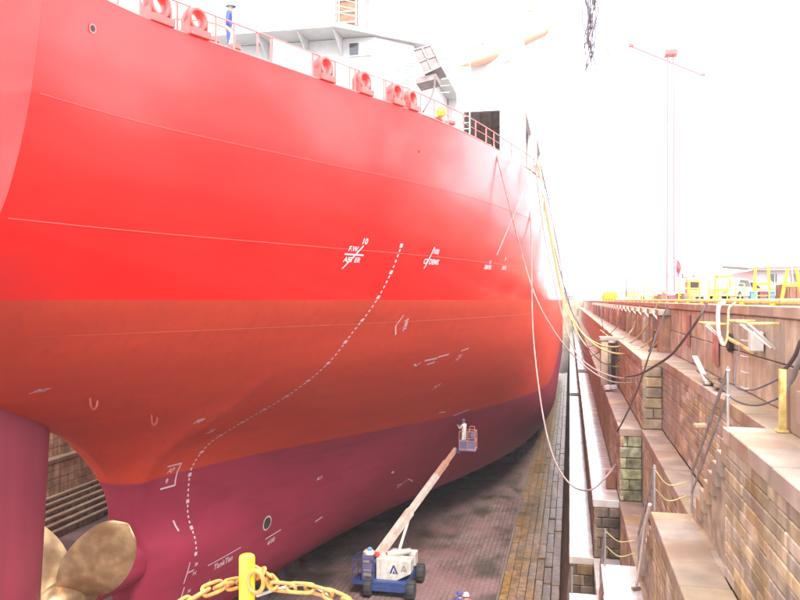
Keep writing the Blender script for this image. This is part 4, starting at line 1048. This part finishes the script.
rope('yellow_rope','ropey',.045,[(-1.78,43.63,7.58),(-0.97,43.80,3.32),(-0.38,43.93,0.28),(0.53,43.11,-1.62),(1.51,41.28,-2.47),(2.42,38.40,-2.57),(3.08,35.48,-2.06),(3.62,33.55,-1.24),(4.13,32.64,-0.20)],'yellow rope sagging across the dock, lower one of two','rope')
rope('mooring_rope','roped',.03,[(-1.92,45.64,7.82),(-0.57,45.94,1.74),(0.28,45.10,-1.13),(1.06,43.22,-2.70),(1.86,42.38,-3.38),(2.62,41.52,-2.99),(2.84,40.54,-2.51)],'thin dark line sagging beside the yellow ropes','rope')
rope('mooring_rope','ropeg',.022,[(-1.54,36.51,6.49),(-2.07,33.33,4.25),(-2.96,32.32,1.86)],'thin faded line slanting down over the red hull side','rope')
rope('power_cable','roped',.036,[(3.44,21.23,-0.08),(3.27,21.19,-0.41),(3.04,21.65,-0.90),(2.76,22.61,-1.49),(2.46,24.08,-1.95),(2.20,26.07,-2.38),(1.87,28.05,-2.68)],'thick black cable hanging off the quay edge across the upper wall','cable')
rope('power_cable','roped',.03,[(3.20,27.32,-0.17),(2.88,27.24,-1.00),(2.58,27.18,-1.87),(2.27,27.62,-3.00),(1.90,28.05,-4.00),(1.63,28.51,-4.67)],'straight dark cable running down the projecting brick corner','cable')
rope('power_cable','roped',.018,[(3.42,17.13,-0.93),(3.11,16.04,-1.45),(3.06,15.51,-1.64),(3.30,15.26,-1.63),(3.72,15.04,-1.38)],'thin dark wire lying on the top ledge below the brackets','cable')
rope('power_cable','roped',.018,[(2.83,15.97,-1.64),(3.01,15.50,-1.87),(3.32,15.16,-1.91),(3.70,14.93,-1.71)],'thin dark wire drooping to the yellow post on the ledge','cable')
rope('power_cable','roped',.035,[(3.66,13.70,-0.65),(3.62,13.90,-0.92),(3.59,14.20,-1.11),(3.56,14.39,-1.20)],'dark thick cable coming down on the yellow ledge post','cable')
rope('mooring_rope','roped',.022,[(-1.74,46.71,8.11),(-1.27,46.81,5.92),(-0.75,46.92,3.26),(-0.23,47.04,0.12),(0.34,46.14,-2.03),(1.00,45.26,-3.11),(1.62,44.37,-2.88)],'thin dark line from the ship rail falling clear of the hull against the sky','rope')
rope('mooring_rope','roped',.02,[(-1.82,50.78,8.62),(-1.13,50.94,5.47),(-0.50,51.07,2.06),(-0.00,51.18,-0.64),(0.62,50.29,-2.52),(1.33,49.43,-2.84),(2.43,47.62,-1.89),(2.94,46.71,-1.04)],'second thin dark line falling from the rail, ending at the far quay wall','rope')
rope('power_cable','roped',.024,[(1.74,47.47,-0.36),(1.92,46.49,-1.74),(2.38,43.51,-2.81),(2.72,37.45,-2.87),(3.14,33.44,-2.14),(3.21,31.41,-1.16)],'thin dark cable sagging between the far wall and the brick corner','cable')
rope('hose','steel',.045,[(3.63,13.49,-0.80),(3.59,13.79,-1.18),(3.55,14.08,-1.54),(3.54,14.18,-1.69)],'grey tube leaning on the yellow ledge post','hose')
rope('hose','hose',.045,[(3.39,18.66,-0.05),(3.24,18.42,-0.13),(3.20,18.31,-0.40),(3.20,18.21,-0.73),(3.27,18.22,-0.95),(3.29,18.12,-0.96)],'thick pale hose looping down the wall from the quay, left one of two','hose')
rope('hose','ropey',.022,[(3.49,17.96,-0.06),(3.32,17.72,-0.17),(3.28,17.61,-0.47),(3.24,17.50,-0.80),(3.18,17.48,-0.97)],'thin yellowish hose hanging beside the wall bracket','hose')

# brackets and fittings on the quay wall
def bracket(y0,y1,z,lab,drop=.5,out=.55):
    th=empty('pipe_bracket',(XS[5],y0,z),lab,'bracket'); xw=XS[5]-.03
    MB().tube([(xw,y0,z),(xw-out,y0,z),(xw-out,y1,z),(xw,y1,z)],.03,8).build('frame',M['yellow_old'],th)
    MB().tube([(xw-out,y0,z),(xw,y0+.3,z-drop)],.028,8).build('brace',M['offwhite'],th); MB().tube([(xw-out,(y0+y1)/2,z),(xw,(y0+y1)/2-.4,z-drop)],.028,8).build('brace',M['offwhite'],th)
bracket(16.0,17.9,-.45,'pale yellow pipe bracket beside the dark hole in the quay wall')
bracket(20.6,21.8,-.6,'small pale bracket beside the red paint patch')
MB_=MB().tube([(3.80,20.41,-0.94),(3.80,17.83,-1.11)],.05,8).build('steel_strut',M['yellow_old']); tag(MB_,'yellow strut fixed slantwise across the wall under the bracket','strut')
hl=empty('wall_hole',(3.86,20.49,-1.06),'round black drain hole in the quay wall with a pale rim','drain')
c0=Vector((3.86,20.49,-1.06)); MB().lathe(c0,[(.001,-.06),(.2,-.06),(.2,-.02),(.24,-.02),(.24,.02)],18,'X').build('mouth',M['dark'],hl,smooth=30)
tag(MB().box(3.62,3.87,17.1,17.35,-1.05,-.65).build('junction_box',M['offwhite'],None,bevel=.02),'pale junction box on the quay wall left of the drain hole','box')
M['redpatch']=mat('red_paint_patch',(.42,.16,.13),.8,var=.3,streak=.4)
tag(MB().box(3.86,3.89,22.1,22.9,-1.75,-.75).build('painted_panel',M['redpatch'],None,bevel=.005),'faded red painted panel on the quay wall','panel')
tag(MB().box(3.86,3.89,27.2,27.9,-1.55,-.5).build('painted_panel',M['redpatch'],None,bevel=.005),'red brown painted panel at the far corner of the quay wall','panel')
ld=empty('wall_ladder',(3.80,24.45,-1.66),'faint pale rung ladder fixed on the quay wall above the ledge','ladder')
for k in range(5): MB().tube([(3.84,18.3,-1.95+.35*k),(3.76,18.35,-1.95+.35*k),(3.76,18.75,-1.95+.35*k),(3.84,18.8,-1.95+.35*k)],.014,6).build('rung',M['white'],ld)
# yellow post on the near platform
yp=empty('ledge_post',(3.28,13.35,-2.1),'yellow angle iron post on the near stone platform at the right edge','post')
MB().prism([(3.25,13.3,-2.098),(3.34,13.3,-2.098),(3.34,13.33,-2.098),(3.28,13.33,-2.098),(3.28,13.4,-2.098),(3.25,13.4,-2.098)],(0,0,1.0)).build('angle_iron',M['yellow_old'],yp)
MB().box(3.2,3.38,13.26,13.44,-2.096,-2.06).build('foot_plate',M['yellow_old'],yp,bevel=.01)
# loose timber and rubbish on the ledges
for k,(a,b,lab) in enumerate((((3.35,22.6,-1.55),(3.3,20.2,-2.04),'pale plank leaning down onto the top ledge'),((3.3,21.6,-1.85),(3.45,18.9,-2.03),'dark board lying on the top ledge under the cable'),((3.6,21.0,-2.03),(3.0+.3,19.0,-2.0),'second dark board crossing it on the top ledge'))):
    tag(MB().beam(a,b,.13,.045).build('plank',M['offwhite'] if k==0 else M['wood'],None,bevel=.006),lab,'plank')
for k in range(7):
    x=random.uniform(3.3,3.7); y=random.uniform(19.3,21.3); tag(MB().obox((x,y,-2.05),(random.uniform(.1,.3),random.uniform(.1,.25),.09),random.uniform(0,3),.1).build('stone_rubble',M['stone_dark'],None,bevel=.015),'small piece of rubble beside the boards on the top ledge','rubble','rubble on the top ledge')
tag(MB().obox((1.0,24.9,-7.12),(.3,.3,.5)).build('timber_block',M['container'],None,bevel=.02) if False else MB().box(1.35,1.7,30.6,31.0,-7.19,-6.55).build('timber_block',M['container'],None,bevel=.03),'rusty brown block standing on the second ledge near its end','block')
wp=MB()
for k in range(9): wp.obox((2.0+random.uniform(-.2,.25),41+random.uniform(-.6,.6),-4.5+random.uniform(0,.1)),(.3,.25,.15),random.uniform(0,3),random.uniform(-.3,.3))
tag(wp.build('white_rubbish_pile',M['white'],None,bevel=.02),'pile of white rubbish on the third ledge below the square buttress','rubbish')
for p,lab in (((2.08,13.51,-2.10),'small dark stone lying at the corner of the near platform'),((1.60,20.10,-7.20),'dark scrap lying on the white second ledge')):
    q=Vector(p); tag(MB().obox((q.x,q.y,q.z+.04),(.22,.1,.07),.5).build('scrap',M['wood'],None,bevel=.02),lab,'scrap')

for k_,(lab_,pts_) in enumerate((('second yellow rope, slack, hanging lowest across the dock gap',[(-0.25,51.13,0.00),(0.36,49.21,-1.85),(1.27,47.37,-3.08),(2.22,43.48,-3.57),(3.06,39.57,-3.03),(3.63,35.60,-1.97),(3.82,32.57,-0.88)]),('short yellow hose looping from the quay edge to the wall piers',[(3.87,45.89,-0.34),(3.27,43.71,-1.62),(2.49,44.56,-2.21),(1.74,47.47,-1.78)]))):
    rope('yellow_rope','ropey',.035,pts_,lab_,'rope')
# stair handrails: posts, sloping rails and slack ropes
def handrail(top,bot,posts_,ropes_,lab,tr=.03):
    th=empty('handrail',bot,lab,'handrail')
    MB().tube([top,bot],tr,8).build('sloping_rail',M['steel'],th)
    MB().tube([Vector(top)-Vector((0,0,.42)),Vector(bot)-Vector((0,0,.42))],tr*.8,8).build('sloping_rail',M['steel'],th)
    for a,b in posts_: MB().tube([a,b],.024,8).build('rail_post',M['steel'],th)
    for r_ in ropes_: MB().tube(spline(r_,8),.014,6).build('rail_rope',M['ropey'],th)
handrail((2.55,13.7,-1.15),(2.58,17.8,-3.75),[((2.55,13.72,-2.1),(2.55,13.72,-1.1)),((2.58,17.8,-4.6),(2.58,17.8,-3.7))],[],'grey sloping handrail down the upper flight of steps')
handrail((1.80,17.75,-3.65),(1.80,21.8,-6.3),[((1.80,17.75,-4.6),(1.80,17.75,-3.6)),((1.8,21.8,-7.2),(1.8,21.8,-6.2))],[[(1.8,17.75,-3.7),(2.1,17.9,-4.05),(2.5,18.0,-4.0)],[(1.8,17.75,-4.1),(2.1,17.9,-4.4),(2.5,18.0,-4.3)]],'grey sloping handrail with slack ropes on the second flight')
handrail((.93,21.75,-6.3),(.93,25.2,-8.35),[((.93,21.75,-7.2),(.93,21.75,-6.2)),((.93,25.2,-9.3),(.93,25.2,-8.3))],[[(.93,21.75,-6.25),(1.3,21.85,-6.55),(1.72,21.9,-6.5)],[(.93,21.75,-6.65),(1.3,21.85,-6.95),(1.72,21.9,-6.85)]],'grey sloping handrail with slack ropes on the third flight')
handrail((.06,25.2,-8.5),(.06,28.4,-10.9),[((.06,25.2,-9.3),(.06,25.2,-8.45)),((.06,28.4,-11.8),(.06,28.4,-10.85))],[],'grey sloping handrail at the lowest ledge')
# standing pipe on the corner of the third ledge
rope('hose','offwhite',.04,[(1.72,17.9,-4.5),(1.68,18.6,-5.2),(1.66,19.4,-6.2),(1.62,20.2,-7.1)],'pale pipe running down the end of the third ledge','pipe')

# ---------------------------------------------------------------- quay: service pipe, railings, tower, vehicles, building
ZG=ZQ
sp_=empty('service_pipe',(4.05,30,ZG),'yellow service pipe laid along the edge of the quay','pipe')
MB().tube([(4.25,13.8,ZG+.08),(4.25,78,ZG+.08)],.07,10).build('pipe',M['yellow_old'],sp_,smooth=True)
for k in range(22): MB().box(4.1,4.4,14.5+3*k,14.65+3*k,ZG+.0,ZG+.05).build('saddle',M['yellow'],sp_)
def rail_run(x0,y0,x1,y1,n,lab,h=1.05,m='yellow',bars=3):
    th=empty('safety_railing',(x0,y0,ZG),lab,'railing','yellow safety railings on the quay')
    for k in range(n+1):
        t=k/n; x,y=x0+(x1-x0)*t,y0+(y1-y0)*t; MB().tube([(x,y,ZG),(x,y,ZG+h)],.035,6).build('rail_post',M[m],th)
    for b in range(bars): MB().tube([(x0,y0,ZG+h*(b+1)/bars),(x1,y1,ZG+h*(b+1)/bars)],.028,6).build('rail_bar',M[m],th)
rail_run(5.2,40,9.6,47,7,'yellow railing in front of the white car')
rail_run(5.0,50,5.0,74,12,'long yellow railing along the quay edge towards the mast')
rail_run(10.0,46,14.5,45,7,'yellow railing in front of the low building')
rail_run(6.5,80,6.5,110,12,'far yellow railing beyond the mast')
# red lattice mast with cross arm
ms=empty('lattice_mast',(11.8,98,ZG),'tall thin faded red lattice mast with a level cross arm at its top','mast')
mx0,my0=11.8,98.0
hw_=.42; HT=29.6
for i,j in ((-1,-1),(1,-1),(1,1),(-1,1)): MB().tube([(mx0+i*hw_,my0+j*hw_,ZG),(mx0+i*hw_*.75,my0+j*hw_*.75,ZG+HT)],.06,6).build('leg',M['mastpink'],ms)
mb=MB(); k=0; z=ZG+.6
while z<ZG+HT-1:
    s_=hw_*(1-.25*(z-ZG)/HT)
    for a,b in (((-1,-1),(1,-1)),((1,-1),(1,1)),((1,1),(-1,1)),((-1,1),(-1,-1))):
        mb.beam((mx0+a[0]*s_,my0+a[1]*s_,z),(mx0+b[0]*s_,my0+b[1]*s_,z+(1.1)),.035,.035); 
    z+=1.1
mb.build('lattice_bracing',M['mastpink'],ms)
MB().box(mx0-.7,mx0+.7,my0-.7,my0+.7,ZG+HT-.2,ZG+HT+.4).build('top_platform',M['pinkpaint'],ms,bevel=.03)
mb=MB()
for i in (-1,0,1): mb.tube([(mx0+i*.8,my0-.8,ZG+HT+.4),(mx0+i*.8,my0-.8,ZG+HT+1.3)],.05,6)
mb.tube([(mx0-.8,my0-.8,ZG+HT+1.3),(mx0+.8,my0-.8,ZG+HT+1.3)],.04,6); mb.build('platform_rail',M['mastpink'],ms)
E0=Vector((7.06,95.72,29.48)); E1=Vector((17.39,110.26,29.85))
zc=(E0.z+E1.z)/2; E0.z=E1.z=ZG+HT+.6
MB().beam(E0,E1,.2,.2).build('cross_arm',M['mastpink'],ms)
for e in (E0,E1): MB().obox((e.x,e.y,e.z+.1),(.6,.4,.4)).build('arm_head',M['pinkpaint'],ms,bevel=.05)
# hanging bundle of slings from a crane hook above the view
nb=empty('hanging_slings',(0.75,30.87,8.49),'dark tangled bundle of slings hanging in the sky above the dock','slings')
rnd=random.Random(4)
for k in range(15):
    u0=586+rnd.uniform(-2,4); pts=[]
    n_=9
    for i in range(n_):
        t=i/(n_-1); a=rnd.uniform(-.09,.09)+(-.12+.02*k)*math.sin(math.pi*t*1.1); pts.append(Vector((.72+1.5*a+.14*t*(k%5-1.5)*.3,30.4+rnd.uniform(-.12,.12),15.2-(6.3-(k%4)*.35)*t)))
    MB().tube(spline(pts,4),.022,5).build('sling',M['roped'] if k%3 else M['bluegrey'],nb)
for k in range(3):
    MB().tube(spline([(.7+.1*k,30.4,10.6),(.95+.12*k,30.4,10.1),(.65+.05*k,30.45,9.1),(.6,30.4,8.7),(1.0,30.4,8.8),(1.3,30.35,9.5),(1.5,30.4,9.1)]),.018,5).build('sling',M['roped'],nb)
MB().tube([(.72,30.4,15.4),(.72,30.4,24)],.03,6).build('hook_wire',M['roped'],nb)
# white car behind the railing
def car(x,y,rz,lab):
    th=empty('parked_car',(x,y,ZG),lab,'car'); th.rotation_euler=(0,0,rz)
    def part(mb,name,m,par=None,**k):
        me=mb.mesh(name,M[m],**k); return link(name,me,par or th)
    b=MB(); b.prism([(-2.1,-.85,.35),(2.1,-.85,.35),(2.15,-.85,.7),(1.2,-.85,.92),(.55,-.85,1.42),(-1.2,-.85,1.46),(-1.95,-.85,.95),(-2.15,-.85,.8)],(0,1.7,0)); part(b,'body','white',bevel=.06)
    for sy in (-.862,.85):
        b=MB(); b.prism([(-1.6,sy,.95),(1.0,sy,.95),(.5,sy,1.34),(-1.1,sy,1.36)],(0,.012,0)); part(b,'side_window','glass')
    b=MB(); b.prism([(1.17,-.7,.96),(1.17,.7,.96),(.6,.62,1.4),(.6,-.62,1.4)],(.02,0,.015)); part(b,'windscreen','glass')
    for sx_ in (-1.3,1.35):
        for sy in (-.8,.8):
            b=MB(); b.lathe((sx_,sy,.33),[(.1,-.1),(.31,-.1),(.33,-.05),(.33,.05),(.31,.1),(.1,.1)],18,'Y'); w_=part(b,'wheel','black',smooth=35)
            b=MB(); b.lathe((sx_,sy,.33),[(.01,-.105),(.18,-.105),(.18,.105),(.01,.105)],14,'Y'); part(b,'rim','steel',w_)
    for sy in (-.6,.6): b=MB(); b.box(2.08,2.17,sy-.15,sy+.15,.62,.76); part(b,'headlight','glass')
    return th
car(9.9,52,R(62),'white car parked behind the yellow railing')
car(12.6,60,R(130),'second white car, its dark windscreen beside the low building')
# low building with a grey eaves line
bd=empty('workshop_building',(22,72,ZG),'low white building with grey eaves and a row of windows at the right','building')
MB().prism([(15.5,72,ZG),(60,66,ZG),(60,76,ZG),(15.5,82,ZG)],(0,0,2.7)).build('wall',M['white'],bd)
MB().prism([(14.9,71.3,ZG+2.66),(61,65.2,ZG+3.6),(61,77,ZG+4.2),(14.9,83,ZG+3.3)],(0,0,.22)).build('roof',M['roof'],bd)
for k in range(9):
    x=16.6+k*1.75; y=72-(x-15.5)*6/44.5-.03
    wn_=MB().box(x,x+1.0,y-.06,y+.02,ZG+1.2,ZG+2.35).build('window',M['interior'] if k%3 else M['glass'],bd)
    MB().box(x+.46,x+.54,y-.09,y-.061,ZG+1.2,ZG+2.35).build('window_bar',M['white'],wn_)
# brown container with leaning yellow frames
ct=empty('steel_container',(12.5,43.4,ZG),'brown steel container behind the yellow frame at the right edge','container')
MB().box(10.95,15.0,43.4,45.8,ZG,ZG+.95).build('box',M['container'],ct,bevel=.03)
for k in range(12): MB().box(11.05+k*.33,11.17+k*.33,43.35,43.399,ZG+.08,ZG+.87).build('rib',M['container'],ct)
def aframe(x,y,h,lab,lean=.3):
    th=empty('steel_trestle',(x,y,ZG),lab,'trestle','yellow steel trestles on the quay')
    MB().beam((x-.5,y,ZG),(x-.5+lean,y,ZG+h),.13,.13).build('leg',M['yellow'],th); MB().beam((x+.5,y,ZG),(x+.5-lean,y,ZG+h),.13,.13).build('leg',M['yellow'],th)
    MB().beam((x-.5+lean*.5,y-.1,ZG+h*.5),(x+.5-lean*.5,y-.1,ZG+h*.5),.08,.1).build('brace',M['yellow'],th)
aframe(10.6,41.2,1.65,'tall yellow frame leaning in front of the brown container'); aframe(11.2,50,2.1,'yellow frame in front of the building windows',.15); aframe(9.0,50,1.4,'short yellow frame left of the white car',.1)
# yellow pump machine with grey arm
pm=empty('yellow_machine',(8.7,58,ZG),'small yellow cabin machine with a level grey arm beside the flag','machine')
MB().box(8.1,9.0,58,59.2,ZG+.4,ZG+1.6).build('cabin',M['yellow_old'],pm,bevel=.04); MB().box(8.25,8.85,57.96,57.998,ZG+.9,ZG+1.5).build('cabin_window',M['dark'],pm)
MB().box(7.9,9.2,57.9,59.4,ZG,ZG+.38).build('base',M['black'],pm,bevel=.03); MB().beam((8.0,58.3,ZG+1.9),(10.2,58.1,ZG+1.95),.12,.12).build('arm',M['steel'],pm); MB().box(7.8,8.3,58,58.6,ZG+1.65,ZG+2.05).build('arm_head',M['steel'],pm,bevel=.05)
MB().box(8.45,8.65,58.3,58.5,ZG+1.6,ZG+1.9).build('arm_post',M['steel'],pm)
ga=empty('yellow_gantry',(10.0,56,ZG),'small yellow portal frame right of the machine','gantry')
MB().beam((9.7,56,ZG),(9.7,56,ZG+1.7),.16,.16).build('leg',M['yellow'],ga); MB().beam((9.5,56,ZG+1.72),(10.7,56,ZG+1.72),.16,.16).build('beam',M['yellow'],ga)
fl_=empty('flag',(8.2,60,ZG),'dull red and grey flag hanging from a thin pole','flag')
MB().tube([(7.6,60,ZG),(7.6,60,ZG+3.2)],.03,6).build('pole',M['offwhite'],fl_)
mb=MB(); n_=8
for i in range(n_+1):
    for j in range(2): mb.v.append((7.62+(.36 if j else 0)*(1-abs(i/n_-.4))+.03*math.sin(i), 60+.05*math.sin(i*1.3), ZG+3.15-1.2*i/n_-(.25 if j else 0)))
mb.f=[(2*i,2*i+1,2*i+3,2*i+2) for i in range(n_)]; ob_=mb.build('cloth',M['redcloth'],fl_); sm=ob_.modifiers.new('s','SOLIDIFY'); sm.thickness=.02
for x,y,m,lab in ((10.1,47,'bluecrate','light blue crate in front of the building'),(11.0,47,'bluecrate','light blue crate beside the dull red one'),(10.55,47,'redcloth','dull red crate between two blue ones')):
    th=empty('crate',(x,y,ZG),lab,'crate'); MB().box(x-.18,x+.18,y-.2,y+.2,ZG,ZG+.55).build('box',M[m],th,bevel=.02); MB().box(x-.2,x+.2,y-.22,y+.22,ZG+.552,ZG+.6).build('lid',M[m],th,bevel=.01)
# thin poles
for x,y,h,lab in ((15.6,60,5.6,'thin leaning pole above the building roof'),(19.0,60,7.5,'tall thin pole at the right edge'),(4.9,72,2.0,'short lamp post beside the far yellow railing')):
    th=empty('thin_pole',(x,y,ZG),lab,'pole'); MB().tube([(x,y,ZG),(x-.4 if h>3 else x,y,ZG+h)],.04,6).build('pole',M['offwhite'] if h>3 else M['roped'],th); MB().box(x-.62 if h>3 else x-.3,x-.2 if h>3 else x+.1,y-.08,y+.08,ZG+h,ZG+h+.1).build('head',M['steel'],th)
# yellow scaffold heap and far dock-end sheds
sc=empty('yellow_scaffold',(4.9,110,ZG),'rounded yellow scaffold stack on the quay edge','scaffold')
for k in range(7):
    t=k/6; h=1.6*math.sin(math.pi*(.15+.7*t)); x=4.3+2.2*t
    MB().tube([(x,110,ZG),(x,110,ZG+h)],.07,6).build('standard',M['yellow'],sc); MB().tube([(x,110,ZG+h*.9),(x,112,ZG+h*.7)],.07,6).build('ledger',M['yellow'],sc)
MB().box(4.4,6.4,110.3,111.6,ZG,ZG+1.2).build('sheeting',M['yellow'],sc,bevel=.3)
for (x,y,w_,h,lab,m) in ((-1.1,236,.9,2.3,'narrow grey cabinet at the far end of the dock','interior'),(.35,236,.8,1.3,'lower grey cabinet beside it at the far end','interior')):
    th=empty('control_kiosk',(x,y,ZG),lab,'kiosk'); MB().box(x-w_,x+w_,y,y+1.5,ZG,ZG+h).build('body',M[m],th,bevel=.05); MB().box(x-w_*1.15,x+w_*1.15,y-.1,y+1.6,ZG+h+.002,ZG+h+.2).build('roof',M['roof'],th,bevel=.03)
    MB().tube([(x,y+.5,ZG+h+.2),(x,y+.5,ZG+h+1.0)],.08,6).build('aerial',M['steel'],th)
# scattered small quay-side clutter along the edge
rnd=random.Random(9)
lab_c=['small worn yellow drum on the quay edge','small brown crate on the quay edge','pale bag of material on the quay edge','small dull red box on the quay edge']
for k in range(34):
    y=rnd.uniform(40,90); x=4.8+rnd.uniform(0,.13)*(y-30)
    j=k%4; mm=[M['yellow_old'],M['wood'],M['offwhite'],M['redcloth']][j]; h=rnd.uniform(.35,.8); w_=rnd.uniform(.2,.4)
    mb=MB()
    if j==0: mb.lathe((x,y,ZG),[(w_*.7,0),(w_*.72,h*.32),(w_*.66,h*.34),(w_*.72,h*.66),(w_*.66,h*.68),(w_*.7,h),(w_*.6,h),(w_*.6,h-.03),(.001,h-.03)],14)
    elif j==2: mb.lathe((x,y,ZG),[(w_*.8,0),(w_*1.1,h*.25),(w_,h*.5),(w_*.5,h*.7),(.001,h*.75)],10)
    else: mb.obox((x,y,ZG+h*.3),(w_*1.8,w_*1.4,h*.6),rnd.uniform(0,1.5))
    tag(mb.build(['drum','crate','bag','box'][j],mm,None,bevel=.01 if j in(1,3) else 0,smooth=30),lab_c[j],['drum','crate','bag','box'][j],'odds and ends along the quay edge, '+['drums','crates','bags','boxes'][j])

# thin pale volume, added as a glare-like veil over distant parts
hz=MB(); hz.box(-80,120,-20,260,-15.6,36)
hzm=bpy.data.materials.new('veil_volume'); hzm.use_nodes=True; t_=hzm.node_tree; t_.nodes.clear()
vo=t_.nodes.new('ShaderNodeVolumePrincipled'); vo.inputs['Color'].default_value=(.95,.95,.97,1); vo.inputs['Density'].default_value=.0006; vo.inputs['Anisotropy'].default_value=.2
ou=t_.nodes.new('ShaderNodeOutputMaterial'); t_.links.new(vo.outputs[0],ou.inputs['Volume'])
tag(hz.build('glare_veil',hzm),kind='stuff')
